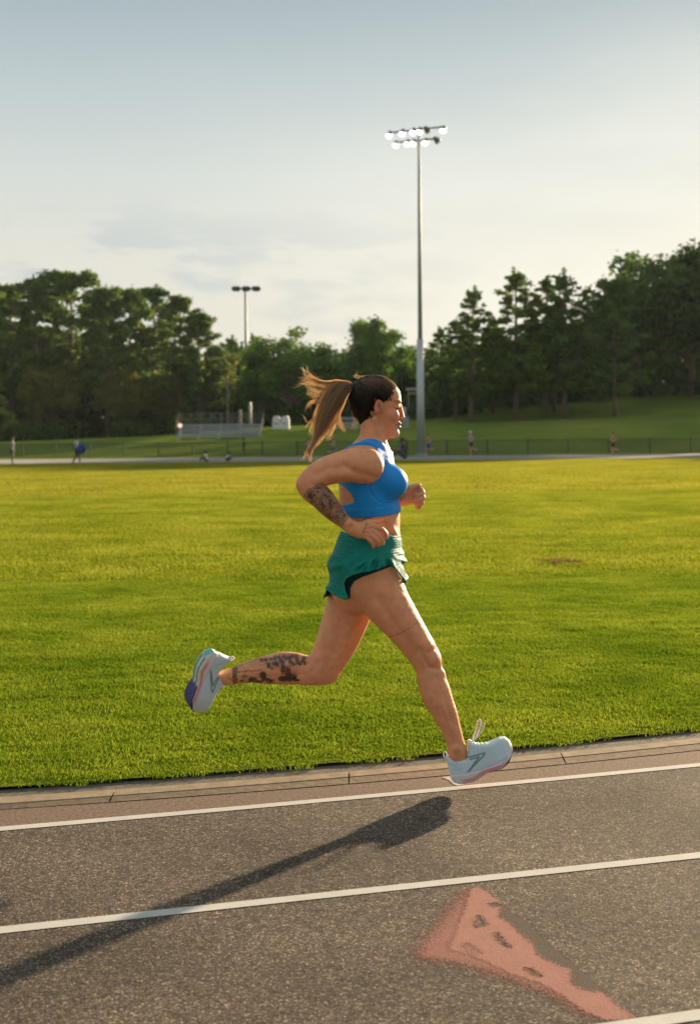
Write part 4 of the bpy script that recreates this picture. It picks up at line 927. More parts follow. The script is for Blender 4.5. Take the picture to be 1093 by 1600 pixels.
def shoe(kind, O, Lv, Uv, Nv, mirror):
    """O origin, unit vectors; Nv points to the side seen in the photo for that shoe"""
    h = .0022 if not QUICK else .003; k = U
    lo = np.array([-6*k, -.062, -14*k]); hi = np.array([114*k, .062, 60*k])
    out = []
    X = None
    def fld(poly, wfun, r, ycfun=None):
        F = Field(lo, hi, h)
        l, n, u = np.meshgrid(*[a.astype(np.float32) for a in F.ax], indexing='ij', sparse=True)
        Lg, Ug = np.meshgrid(F.ax[0], F.ax[2], indexing='ij')
        s = polysdf([(a*k, b*k) for a, b in poly], Lg, Ug)
        w = wfun(Lg/k, Ug/k)
        yc = np.interp(Lg/k, [0, 40, 75, 108], [0, .002, .004, -.004])
        dy = np.abs(n-yc[:, None, :])-w[:, None, :]
        a = s[:, None, :]+r; b = dy+r
        F.f = (np.sqrt(np.maximum(a, 0)**2+np.maximum(b, 0)**2)+np.minimum(np.maximum(a, b), 0)-r).astype(np.float32)
        return F, (l, n, u)
    wS = lambda l, u: np.interp(l, [0, 8, 22, 45, 62, 80, 95, 104, 109], [.020, .031, .036, .034, .041, .048, .043, .031, .016])
    wU = lambda l, u: np.interp(l, [0, 8, 22, 45, 62, 80, 95, 104, 109], [.018, .028, .033, .032, .038, .044, .039, .028, .013])*np.interp(u, [0, 12, 30, 45, 55], [1.0, 1.0, .82, .62, .45])
    Fs, _ = fld(SOLE, wS, .006)
    Fu, (l, n, u) = fld(UPPER, wU, .011)
    # foot opening
    cav = ell_d(l, n, u, (26*k, 0, 44*k), (17.5*k, .030, 17*k)); Fu.f = np.maximum(Fu.f, -cav).astype(np.float32)
    def world(V): return O+V[:, :1]*Lv+V[:, 1:2]*Nv*-1+V[:, 2:3]*Uv     # local n negative = seen side
    # upper
    V, Q = nets(Fu); V = relax(V, Q, 2)
    C = np.tile(np.array([.52, .64, .70]), (len(V), 1))
    L_, N_, U_ = V[:, 0]/k, V[:, 1], V[:, 2]/k
    def mix(w, col):
        nonlocal C
        w = np.clip(w, 0, 1)[:, None]; C = C*(1-w)+np.array(col)*w
    mix(smooth(90, 108, L_)*.7, (.72, .72, .72)); mix(smooth(42, 50, U_)*.8, (.72, .74, .76)); mix(smooth(14, 4, L_)*.6, (.66, .70, .72))
    mix(.35*(np.sin(L_*2.1)*np.sin(U_*2.4) > .3)*(L_ > 55), (.40, .52, .60))
    side = np.abs(N_) > .012
    lw = lambda pts, w=1.0: (1-smooth(w*.55, w*1.25, seg_d(L_, U_, pts)))*side
    LOGO = [[(38, 30), (64, 28.5)], [(64, 28.5), (62, 25.5), (30, 9.5)], [(40, 26.5), (54, 25.5), (31, 10)]]
    for q in LOGO: mix(.9*lw(q, 1.35), (.12, .19, .24))
    mix(.6*lw([(8, 30), (16, 24), (20, 14)], .8), (.3, .4, .45)); mix(.5*lw([(8, 20), (24, 17)], .8), (.35, .45, .5))
    mix(.5*(1-smooth(2, 3.2, np.abs(U_-(6+.04*L_))))*(L_ < 40), (.5, .54, .56))
    up = mesh_obj(kind, world(V)-ROOT, Q, M_SHOE, runner, smooth=True); colattr(up, C)
    # sole
    V, Q = nets(Fs); V = relax(V, Q, 2)
    L_, N_, U_ = V[:, 0]/k, V[:, 1], V[:, 2]/k
    C = np.tile(np.array([.66, .60, .60]), (len(V), 1))
    lowu = np.interp(L_, [1.5, 11, 34, 54, 83, 102, 108], [5, -4.5, -8.5, -3, -2.6, 8.5, 21])
    rel = U_-lowu
    mix(.85*np.exp(-((rel-4.6)/2.6)**2)*smooth(8, 26, L_)*smooth(100, 80, L_), (.60, .13, .16))
    mix(.5*smooth(20, 5, L_), (.62, .66, .70))
    bot = smooth(2.0, 1.0, rel)
    yc = np.interp(L_, [0, 40, 75, 108], [0, .002, .004, -.004]); nn = (N_-yc)
    mix(bot, (.62, .50, .44))
    for a, w in ((-.018, .009), (.016, .009)):
        mix(bot*(1-smooth(w*.8, w*1.1, np.abs(nn-a)))*(L_ > 14)*(L_ < 62)*(1-.5*(np.sin(L_*.9) > .92)), (.07, .26, .20))
    mix(bot*blob(L_, nn/k, 6, 0, 9, 8), (.10, .42, .36))
    fore = bot*smooth(59, 60.5, L_+2.5*np.sin(nn*420))
    mix(fore, (.014, .03, .14))
    mix(fore*.8*(np.sin(L_*.9+nn*260) > .72)*(np.sin(nn*380+L_*.35) > 0), (.28, .03, .13))
    mix(fore*.6*blob(L_, nn/k, 66, 3, 9, 6), (.07, .03, .22))
    so = mesh_obj('sole', world(V)-ROOT, Q, M_SHOE, up, smooth=True); colattr(so, C)
    # laces: rungs over the tongue, bow loops, heel tab
    mb = MB()
    def T(a, n_, u_): return tuple((O+Lv*a*k-Nv*n_+Uv*u_*k)-ROOT)
    for j, a in enumerate((54, 59.5, 65, 70.5)):
        ut = np.interp(a, [50, 53, 60, 68, 76], [54, 47.5, 42.5, 39.5, 38.5])
        ww = .024
        mb.tube([T(a+(2 if j % 2 else -1), -ww, ut-5), T(a+.5, -.014, ut-.2), T(a, 0, ut+.9), T(a+.5, .014, ut-.2), T(a+(2 if j % 2 else -1), ww, ut-5)], .0022, 6)
        mb.tube([T(a, -ww, ut-5), T(a+3, -ww-.002, ut-8)], .0022, 6)
    lp = [[(52, 0, 48), (58, -.008, 56), (66, -.012, 66), (71, -.012, 74), (74.5, -.010, 76.5), (76, -.006, 73), (70, -.004, 63), (60, 0, 53), (52, 0, 48)],
          [(52, 0, 48), (60, .010, 56), (70, .016, 66), (78, .018, 70.5), (80, .016, 69), (74, .010, 61), (60, .004, 51)]] if kind == 'lead' or not mirror else [[(50, 0, 50), (52, -.02, 56), (49, -.032, 61), (46, -.026, 59), (50, 0, 50)], [(50, 0, 50), (56, -.018, 57), (60, -.028, 58)]]
    for q in lp:
        qq = catmull(np.array(q, float), 4); mb.tube([T(*p) for p in qq], .0024, 6)
    mb.build('laces', M_LACE, up, smooth=True)
    hb = MB(); qq = catmull(np.array([(6, .006, 34), (3.5, .004, 41), (4.5, 0, 47), (8, -.004, 47), (8.5, -.006, 41)], float), 4); hb.tube([T(*p) for p in qq], .0026, 6)
    hb.build('heel_loop', M_LACE, up, smooth=True)
def attr_mat(name, rough=.6, bump=.2, sc_=300):
    m, N, L, b = mat(name); at = N.new('ShaderNodeAttribute'); at.attribute_name = 'tint'
    L.new(at.outputs['Color'], b.inputs['Base Color']); b.inputs['Roughness'].default_value = rough
    geo = N.new('ShaderNodeNewGeometry'); v = N.new('ShaderNodeTexVoronoi'); v.inputs['Scale'].default_value = sc_; L.new(geo.outputs['Position'], v.inputs[0])
    bp = N.new('ShaderNodeBump'); bp.inputs['Strength'].default_value = bump; bp.inputs['Distance'].default_value = .002; L.new(v.outputs['Distance'], bp.inputs['Height']); L.new(bp.outputs[0], b.inputs['Normal'])
    return m
M_SHOE = attr_mat('shoe_mesh', .65, .3, 450)
M_LACE = simple('white_lace', (.72, .70, .68), .7, var=.05, scale=400)
def vec(a): a = np.array(a, float); return a/np.linalg.norm(a)
# lead (right) shoe
a = math.radians(19.4+0.5)
Lv = np.array([math.cos(a), 0, math.sin(a)]); Uv = np.array([-math.sin(a), 0, math.cos(a)]); Nv = np.array([0, 1.0, 0])
shoe('shoe', P3(704.5, 1222, -.076), Lv, Uv, Nv, False)
# rear (left) shoe: sole turned towards the viewer
l2 = vec((-.425, .0, -.905)); tl = math.radians(30); e = vec((.905, 0, -.425)); Uv2 = e*math.cos(tl)+np.array([0, 1, 0])*math.sin(tl)
l2 = vec(l2+np.array([0, .10, 0])); Uv2 = vec(Uv2-Uv2.dot(l2)*l2); Nv2 = np.cross(Uv2, l2)
if Nv2[1] < 0: Nv2 = -Nv2
shoe('shoe', P3(328.5, 1013.5, .045), l2, Uv2, Nv2, True)

# ---- hair
def hair_mat():
    m, N, L, b = mat('hair'); at = N.new('ShaderNodeAttribute'); at.attribute_name = 'tint'
    L.new(at.outputs['Color'], b.inputs['Base Color']); b.inputs['Roughness'].default_value = .45; b.inputs['Specular IOR Level'].default_value = .3
    N.remove(b) if False else None
    out = N['Material Output']; t = N.new('ShaderNodeBsdfTranslucent'); L.new(at.outputs['Color'], t.inputs[0])
    mx = N.new('ShaderNodeMixShader'); mx.inputs[0].default_value = .6; L.new(b.outputs[0], mx.inputs[1]); L.new(t.outputs[0], mx.inputs[2]); L.new(mx.outputs[0], out.inputs[0])
    return m
M_HAIR = hair_mat(); M_HAIRCAP = simple('shaded_hair_roots', (.012, .007, .005), .6, var=.3, scale=180, bump=.5, spec=.2)  # near black: brown roots plus nape shade put into the colour
HAIRPOLY = [(603, 594), (606.5, 602), (606.5, 611), (604, 619), (601, 627), (599, 630), (596, 624), (590, 620.5), (584.5, 622.5), (581, 630), (579, 641), (574.5, 654), (567, 659), (562.5, 664), (552, 664), (530, 655), (530, 575), (609, 575)]
def hair():
    lo, hi = P3(535, 672), P3(625, 578)
    F = Field((lo[0], Y0-.10, lo[2]), (hi[0], Y0+.13, hi[2]), .0028)
    head(F)
    Xg, Zg = grid2(F)
    m = polysdf(PG(HAIRPOLY, -.07), Xg, Zg)[:, None, :]
    th = (.0055*smooth(.012, -.02, m)+.0005)
    F.f = np.maximum(F.f-th, m).astype(np.float32)
    V, Q = nets(F); V = relax(V, Q, 3)
    cap = mesh_obj('hair', V-ROOT, Q, M_HAIRCAP, runner, smooth=True)
    # nearest point on cap for strand laying
    from mathutils.kdtree import KDTree
    HV = BV[(BV[:, 2] > P3(560, 668)[2]) & (BV[:, 0] > P3(538, 640)[0])]
    kd = KDTree(len(HV))
    for i, v in enumerate(HV): kd.insert(v, i)
    kd.balance()
    tie = P3(552, 605.5, .006)
    SV = []; SF = []; SC = []
    def strand(P, r0, r1, col):
        n = len(P); base = sum(len(x) for x in SV); P = np.array(P)
        T = np.gradient(P, axis=0); T /= np.linalg.norm(T, axis=1)[:, None]+1e-9
        up = np.array([.3, 1, .2]); A = np.cross(T, up); A /= np.linalg.norm(A, axis=1)[:, None]+1e-9; B = np.cross(T, A)
        r = np.linspace(r0, r1, n)[:, None]
        ring = [P+r*(A*math.cos(q)+B*math.sin(q)) for q in (0, 2.094, 4.189)]
        SV.append(np.stack(ring, 1).reshape(-1, 3)); col = np.asarray(col); SC.append(np.repeat(np.tile(col, (n, 1)) if col.ndim == 1 else col, 3, axis=0))
        i = np.arange(n-1)[:, None]*3+base
        for a_, b_ in ((0, 1), (1, 2), (2, 0)): SF.append(np.hstack([i+a_, i+b_, i+b_+3, i+a_+3]))
    ctr = P3(583, 628, HO)
    top = P3(585, 588)[2]
    # laid hair: from the hairline back to the tie
    HL = [(606, 597), (607.5, 603), (607.5, 609), (606, 616), (603.5, 623), (600, 628.5), (596, 624.5), (590, 621), (584, 624), (581, 631), (579, 641), (575, 652), (568, 659), (563, 663)]
    for side in (-1, 1):
        for _ in range(900 if side < 0 else 350):
            t = random.random()*3.99 if random.random() < .5 else random.random()*(len(HL)-1.01); i = int(t); f = t-i
            a_ = np.array(HL[i])*(1-f)+np.array(HL[i+1])*f
            off = -.075 if i > 5 else random.uniform(-.078, -.0)*(1 if i < 3 else .6)-(0 if i < 3 else .03)
            p0 = P3(a_[0]+random.uniform(-3, .5), a_[1]+random.uniform(-1.2, .6), 0); p0[1] = Y0+HO+(off if side < 0 else -off)
            d0 = p0-ctr; d1 = tie-ctr; n0, n1 = np.linalg.norm(d0), np.linalg.norm(d1); d0 /= n0; d1 /= n1
            om = math.acos(np.clip(d0@d1, -1, 1)); P = []
            lift = random.uniform(.0004, .0036); wob = random.uniform(-.03, .03)
            for s_ in np.linspace(0, 1, 12):
                d = (math.sin((1-s_)*om)*d0+math.sin(s_*om)*d1)/math.sin(om)
                d = d+np.array([0, 0, wob])*math.sin(math.pi*s_)
                q, ix, ds = kd.find(ctr+d*.092)
                q = np.array(q); nn = (q-ctr)/np.linalg.norm(q-ctr)
                P.append(q+nn*(lift*min(1, s_*3)+.0012+.0055*min(1, s_*4)) if s_ < .97 else tie+nn*.004)
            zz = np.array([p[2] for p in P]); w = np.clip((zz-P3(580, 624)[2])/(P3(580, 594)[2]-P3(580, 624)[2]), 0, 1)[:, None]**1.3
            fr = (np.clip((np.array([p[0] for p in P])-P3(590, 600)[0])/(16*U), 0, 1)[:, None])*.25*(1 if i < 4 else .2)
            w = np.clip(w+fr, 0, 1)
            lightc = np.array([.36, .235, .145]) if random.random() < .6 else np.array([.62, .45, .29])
            col = (np.array([.020, .011, .007])*(1-w)+lightc*w)*random.uniform(.55, 1.25)  # darker low down: brown roots, with the nape's shade put into the colour
            if random.random() < .08: col = col+np.array([.07, .045, .03])
            strand(P, .0009, .0008, col)
    # pony tail
    def guide(pts, n, spread, r, colr, taper=.25, jit=1.0):
        big = n >= 60; n = int(n*1.6) if big else int(n*1.15); r = r*.75 if r > .0007 else r; r = r if big else .00088; spread = [q*(1.12 if big else .75) for q in spread]
        base = np.array([P3(x, y, o) for x, y, o in pts]); m = len(pts)
        for _ in range(n):
            a1, rr = random.uniform(0, 6.28), math.sqrt(random.random()); o2 = np.array([math.cos(a1), random.uniform(-.8, .8), math.sin(a1)])*rr
            L = random.uniform(.6, 1.0); P = []
            ph = random.uniform(0, 6.28); am = random.uniform(0, .007)*jit*(1 if big else 1.6)
            C_ = catmull(base, 5); N_ = len(C_); K = max(4, int(N_*L))
            for j in range(K):
                s_ = j/(N_-1); sp = np.interp(s_, np.linspace(0, 1, len(spread)), spread)
                P.append(C_[j]+o2*sp*U+am*s_*np.array([math.sin(ph+s_*9), math.cos(ph*1.3+s_*7), math.cos(ph+s_*8)]))
            strand(P, r, r*taper, np.array(colr[random.randrange(len(colr))])*random.uniform(.75, 1.2))
    BL = [(.82, .60, .36), (.90, .70, .46), (.70, .48, .27), (.84, .62, .38)]; DK = [(.50, .33, .19), (.30, .18, .10), (.62, .43, .25), (.74, .53, .32)]; GL = [(.95, .82, .60), (.92, .72, .44), (.96, .86, .66)]
    guide([(552, 605.5, .006), (541, 602, .004), (530, 607, 0), (519, 622, 0), (510, 642, 0), (501, 664, 0), (494, 684, .0), (487, 700, 0), (482, 716, 0)], 330, [2.5, 7, 10, 12, 12, 9, 4.5, 3, 4.5], .0006, BL+BL+DK[2:])
    guide([(552, 605.5, .006), (543, 607, -.01), (533, 618, -.02), (524, 636, -.02), (515, 654, -.02), (506, 672, -.015), (498, 684, -.01)], 240, [2.5, 6, 7, 8, 8, 6, 3], .0006, DK+DK+BL)
    guide([(552, 605.5, .006), (537, 600, 0), (521, 604, .01), (506, 624, .015), (498, 646, .015), (490, 668, .01), (484, 680, .01)], 150, [2, 4, 6, 6, 7, 6, 5], .0008, BL+GL)
    guide([(552, 605.5, .006), (545, 606, .02), (533, 625, .03), (527, 645, .03), (528, 658, .03), (534, 668, .03), (541, 677, .03)], 90, [2, 5, 6, 5, 5, 3, 1], .0008, GL+BL)
    guide([(543, 607, .02), (534, 628, .03), (523, 650, .03), (516, 668, .03), (512, 680, .03), (518, 686, .03)], 90, [4, 5, 7, 7, 6, 3], .0008, GL+BL)
    guide([(541, 602, 0), (520, 640, .02), (503, 672, .02), (500, 684, .02), (494, 694, .02), (489, 702, .02)], 80, [5, 7, 6, 5, 4, 2], .0008, GL+BL)
    guide([(494, 684, 0), (486, 700, 0), (484, 712, 0), (486, 724, 0)], 60, [3, 2.5, 2, 1], .0008, GL+BL)
    guide([(494, 684, 0), (484, 698, 0), (478, 708, 0), (472, 720, 0)], 50, [3, 3, 3, 2], .0008, GL+BL)
    # wind-blown locks to the upper left
    for pts, n in (([(548, 603, 0), (530, 597, 0), (508, 598, 0), (490, 592, 0), (477, 581, 0), (466, 570, 0)], 34), ([(545, 603, 0), (528, 599, 0), (505, 599, 0), (488, 592, 0), (475, 590, 0), (462, 592, 0)], 40),
                   ([(545, 604, 0), (525, 602, 0), (510, 606, 0), (495, 600, 0), (480, 597, 0), (468, 600, 0), (458, 601, 0)], 34), ([(535, 605, 0), (518, 612, 0), (502, 612, 0), (490, 609, 0), (478, 602, 0), (470, 599, 0)], 18),
                   ([(530, 610, 0), (512, 621, 0), (500, 620, 0), (488, 619, 0), (480, 614, 0), (477, 617, 0)], 14), ([(525, 620, 0), (510, 626, 0), (498, 616, 0), (486, 612, 0), (474, 602, 0)], 14),
                   ([(525, 620, 0), (510, 629, 0), (497, 628, 0), (485, 629, 0), (479, 633, 0), (482, 639, 0)], 34), ([(515, 640, 0), (500, 652, 0), (488, 658, 0), (480, 664, 0), (479, 670, 0)], 16), ([(510, 630, 0), (495, 645, 0), (480, 660, 0), (472, 650, 0), (467, 643, 0)], 3),
                   ([(562, 592, 0), (557, 588, 0), (552, 584, 0)], 4), ([(575, 588.5, 0), (563, 587, 0), (556, 584, 0)], 5), ([(548, 628, .01), (552, 650, .02), (556, 664, .02), (562, 672, .02)], 6), ([(560, 655, 0), (550, 668, .01), (546, 676, .01)], 3)):
        guide(pts, n, [5, 4, 3, 2.4, 1.6], .0008, GL+BL, jit=1.5)
    V = np.vstack(SV)-ROOT; Q = np.vstack(SF); C = np.vstack(SC)
    st = mesh_obj('ponytail', V, Q, M_HAIR, cap, smooth=True); colattr(st, C)
    mb = MB(); R_ = 4.6*U; d = vec((1.0, 0, .15)); e1 = vec(np.cross(d, (0, 1, 0))); e2 = np.cross(d, e1)
    for w_ in (-.5, .6, 1.6):
        pts = [tuple(tie-ROOT+d*w_*U+e1*math.cos(q)*R_*.9+e2*math.sin(q)*R_*.9) for q in np.linspace(0, 2*math.pi, 21)]
        mb.tube(pts, .0038, 8, cap=False)
    mb.build('hair_tie', simple('black_elastic', (.008, .008, .009), .8, var=.2, scale=300), cap, smooth=True)
hair()
# necklace
nb = MB(); nk = [P3(572, 694, -.055), P3(586, 699, -.055), P3(597, 701.5, -.035), P3(603.5, 702, 0), P3(597, 701.5, .035), P3(586, 699, .055)]
nb.tube([tuple(p-ROOT) for p in catmull(np.array(nk), 4)], .0016, 6); nb.build('necklace', simple('dark_cord', (.02, .015, .012), .5, var=.2, scale=200), runner, smooth=True)

# ================================================================= FAR SIDE OF THE GROUND
M_GALV = simple('galvanised_steel', (.42, .44, .44), .5, .55, .1, 8)
M_GALVD = simple('weathered_steel', (.30, .31, .30), .6, .3, .12, 8)
M_FENCE = simple('dark_green_vinyl', (.022, .035, .022), .6, 0, .15, 5)
M_BARK0 = simple('dull_post', (.13, .13, .12), .8, 0, .1, 6)
M_ALU = simple('aluminium_plank', (.26, .28, .30), .6, .2, .1, 6)
M_WOOD = simple('treated_wood_post', (.22, .17, .11), .8, 0, .2, 12)
def emis(name, col, st):
    m, N, L, b = mat(name); b.inputs['Base Color'].default_value = (.8, .8, .8, 1)
    b.inputs['Emission Color'].default_value = col+(1,); b.inputs['Emission Strength'].default_value = st
    return m
def zg(x, y): return float(hill_z(np.array(x), np.array(y)))

# ---- chain link fence
def fence():
    ax = lambda x: float(FT1(x))+1.2
    root = empty('chain_link_fence', (0, ax(0), .03)); tag(root, 'low dark green chain link fence along the far straight', 'fence')
    R0 = np.array([0, ax(0), .03])
    xsn = []; x = -34.0
    while x < 36: xsn.append(x); x += 2.72 if x < 0 else 3.1
    H = 1.18
    for x in xsn:
        m = MB(); p = np.array([x, ax(x), .0]); m.tube([p, p+np.array([0, 0, H+.08])], .05, 8); m.tube([p+np.array([0, 0, H+.08]), p+np.array([0, 0, H+.12])], [.042, .012], 8)
        m.V = [tuple(np.array(v)-R0) for v in m.V]; m.build('post', M_FENCE, root)
    for a, b in zip(xsn[:-1], xsn[1:]):
        m = MB(); m.tube([np.array([a, ax(a), H])-R0, np.array([b, ax(b), H])-R0], .022, 6); m.build('top_rail', M_FENCE, root)
    m = MB(); m.tube([np.array([x, ax(x), .08])-R0 for x in xsn], .008, 4); m.build('bottom_wire', M_FENCE, root)
    V = []; F = []
    def wire(p, q, r=.0075):
        n = len(V); t = (q-p)/np.linalg.norm(q-p); e = np.array([0, 1, 0]); f = np.cross(t, e)
        for c in (p, q):
            for s1, s2 in ((1, 0), (-.5, .87), (-.5, -.87)): V.append(c+r*(e*s1+f*s2)-R0)
        F.extend([(n, n+1, n+4, n+3), (n+1, n+2, n+5, n+4), (n+2, n, n+3, n+5)])
    x = xsn[0]; hh = H-.04
    while x < xsn[-1]-hh:
        wire(np.array([x, ax(x), .06]), np.array([x+hh, ax(x+hh), H])); wire(np.array([x+hh, ax(x+hh)+.01, .06]), np.array([x, ax(x)+.01, H])); x += .095
    o = mesh_obj('chain_link', V, F, M_FENCE, root); o['kind'] = 'stuff'
fence()

# ---- floodlight masts
M_LAMP_ON = emis('lit_lamp_glass', (1.0, .97, .90), 1.6)
M_HOOD = simple('lamp_hood', (.10, .11, .10), .5, .3, .1, 4)
def floodlight():
    Y = 104.0; base_ = W(657, 713, Y); gx, gz = base_[0], zg(base_[0], Y)
    root = empty('floodlight_mast', (gx, Y, gz)); R0 = np.array([gx, Y, gz])
    tag(root, 'tall steel mast right of the runner with two rows of lit floodlights', 'floodlight', None)
    topz = W(652, 200, Y)[2]-gz; mid = W(655, 530, Y)[2]-gz
    m = MB(); m.tube([(0, 0, 0), (0, 0, mid*.5), (0, 0, mid)], [.33, .29, .26], 16); m.build('base_section', M_GALV, root, smooth=True)
    m = MB(); m.tube([(0, 0, mid-.02), (0, 0, mid+(topz-mid)*.5), (0, 0, topz)], [.175, .14, .10], 14); m.build('pole', M_GALVD, root, smooth=True)
    m = MB(); m.tube([(0, 0, .0), (0, 0, .09)], [.52, .52], 16); m.build('base_flange', M_GALV, root)
    rows = (((605, 692), (214, 204), [(608, 213, 1), (628, 210, 1), (645, 208, 1), (655, 207, 1), (668, 206, 0), (692, 205, 1)]), ((614, 686), (229, 222), [(618, 228, 1), (636, 226, 1), (645, 225, 1), (664, 224, 1), (683, 222, 0)]))
    for (xa, xb), (ya, yb), lamps in rows:
        A = W(xa, ya-6, Y)-R0; B = W(xb, yb-6, Y)-R0
        m = MB(); m.tube([A, B], .075, 6); m.build('crossarm', M_GALVD, root)
        for px, py, on in lamps:
            c = W(px, py-2, Y-.25)-R0
            lean = Vector((-.30 if on else .75, -.52 if on else -.2, -.80)).normalized()
            h = MB(); c = Vector(c)
            h.tube([c-lean*.42, c-lean*.30, c-lean*.05, c+lean*.12], [.08, .15, .235, .26], 14); ho = h.build('lamp', M_HOOD, root, smooth=True)
            g_ = MB(); g_.tube([c+lean*.125, c+lean*.15], [.235, .18], 16); g_.build('lens', M_LAMP_ON if on else M_GALVD, ho)
            b_ = MB(); b_.tube([c-lean*.30, (c.x, c.y+.22, c.z+.38)], .035, 5); b_.build('bracket', M_GALVD, ho)
floodlight()
def far_mast():
    Y = 185.0; b = W(386, 664, Y); gz = zg(b[0], Y); R0 = np.array([b[0], Y, gz])
    root = empty('floodlight_mast', tuple(R0)); tag(root, 'slim distant mast with three dark lamps above the left tree line', 'floodlight')
    topz = W(385, 448, Y)[2]-gz
    m = MB(); m.tube([(0, 0, 0), (0, 0, topz*.5), (0, 0, topz)], [.30, .22, .15], 10); m.build('pole', M_GALVD, root, smooth=True)
    A = W(366, 451, Y)-R0; B = W(403, 450, Y)-R0; m = MB(); m.tube([A, B], .07, 6); m.build('crossarm', M_GALVD, root)
    for px in (369, 384.5, 400):
        for dx in (-2.2, 2.2):
            c = Vector(W(px+dx, 450, Y-.3)-R0); l = Vector((.2 if dx > 0 else -.2, -.7, -.6)).normalized()
            h = MB(); h.tube([c-l*.3, c, c+l*.25], [.14, .34, .42], 10); ho = h.build('lamp', M_HOOD, root, smooth=True)
far_mast()
def simple_post(px, y0, y1, Y, wpx, m_, label, name='post'):
    b = W(px, y1, Y); gz = min(zg(b[0], Y), b[2]); R0 = np.array([b[0], Y, gz]); t = W(px, y0, Y)[2]-gz; r = wpx*Y/FPX/2
    m = MB(); m.tube([(0, 0, 0), (0, 0, t*.5), (0, 0, t-.05), (0, 0, t)], [r, r*.95, r*.9, r*.6], 10)
    o = m.build(name, m_, None, True); o.location = tuple(R0); tag(o, label, 'post')
simple_post(391, 628, 666, 128, 5.0, M_GALVD, 'thick pale post rising behind the right end of the bleachers')
simple_post(375, 640, 666, 126, 4.5, M_WOOD, 'short brown wooden post behind the bleachers')
simple_post(356, 592, 642, 135, 3.2, M_BARK0, 'slender grey post among the branches behind the bleachers')
simple_post(632.5, 636, 672, 140, 5.5, M_GALV, 'pale post just in front of the runner\'s nose')

# ---- bleachers
def bleachers(xa, xb, yb, yt, Y, label, rows=5, rail=True):
    A, B = W(xa, yb, Y), W(xb, yb, Y); w = B[0]-A[0]; cx = (A[0]+B[0])/2; gz = A[2]-.1
    root = empty('bleachers', (cx, Y, gz)); tag(root, label, 'bleachers', 'aluminium bleachers on the far bank')
    H = W(xa, yt, Y)[2]-gz
    seat_h = H*.56 if rail else H
    for i in range(rows):
        z = .25+(seat_h-.25)*i/(rows-1); y = i*.65
        m = MB(); m.box((0, y, z), (w, .27, .05)); m.build('seat_plank', M_ALU, root)
        m = MB(); m.box((0, y-.16, z-.10), (w, .03, .13)); m.build('riser_board', M_ALU, root)
        if i: m = MB(); m.box((0, y-.36, z-.26), (w, .27, .04)); m.build('foot_plank', M_ALU, root)
    for k in range(5):
        x = -w/2+.15+(w-.3)*k/4; m = MB()
        m.tube([(x, -.1, -.2), (x, .1, .2), (x, (rows-1)*.65, seat_h-.05)], .03, 6); m.tube([(x, (rows-1)*.65, -.3), (x, (rows-1)*.65, seat_h)], .03, 6); m.tube([(x, 1.2, -.3), (x, 1.2, seat_h*.5)], .03, 6)
        m.build('frame', M_GALV, root)
    if rail:
        yb_ = (rows-1)*.65+.2
        m = MB()
        for k in range(9):
            x = -w/2+w*k/8; m.tube([(x, yb_, seat_h-.1), (x, yb_, H)], .022, 6)
        for z in (H, seat_h+(H-seat_h)*.5): m.tube([(-w/2, yb_, z), (w/2, yb_, z)], .022, 6)
        for x in (-w/2-.05, w/2+.05):
            m.tube([(x, .3, .3), (x, .3, 1.25), (x, yb_, H)], .024, 6); m.tube([(x, 1.5, .5), (x, 1.5, H*.72)], .02, 6); m.tube([(x, .3, .8), (x, yb_, H*.75)], .02, 6)
        m.build('guard_rail', M_BARK0, root)
        v = MB()
        for k in range(36):
            x = -w/2+w*k/35
            v.tube([(x, yb_+.01, seat_h), (x, yb_+.01, H)], .006, 3, False)
        for k in range(7):
            z = seat_h+(H-seat_h)*k/6; v.tube([(-w/2, yb_+.02, z), (w/2, yb_+.02, z)], .006, 3, False)
        v.build('guard_mesh', M_BARK0, root)['kind'] = 'stuff'
bleachers(275, 408, 684, 645, 118, 'low aluminium bleachers with back rail beneath the left trees')
bleachers(520, 640, 677, 652, 122, 'grey bleachers behind the runner\'s neck', 4, False)
def glint_disc():  # emissive disc for a sun glint; its stem and housing are added
    p = W(281.5, 665, 117.0); gz = zg(p[0], p[1]); R0 = np.array([p[0], p[1], gz]); h = p[2]-gz
    root = empty('sun_glint', tuple(R0)); tag(root, 'small round warm glowing disc standing for a sun glint at the left end of the bleachers', 'lamp')
    m = MB(); m.tube([(0, .12, 0), (0, .12, h)], .035, 8); m.build('glint_stem', M_GALVD, root)
    m = MB(); m.tube([(0, .12, h), (0, .0, h), (0, -.06, h)], [.10, .20, .21], 14); m.build('glint_housing', M_HOOD, root, True)
    m = MB(); m.tube([(0, -.065, h), (0, -.09, h)], [.19, .15], 16); m.build('lens', emis('warm_glint', (1.0, .55, .28), .30), root)
glint_disc()
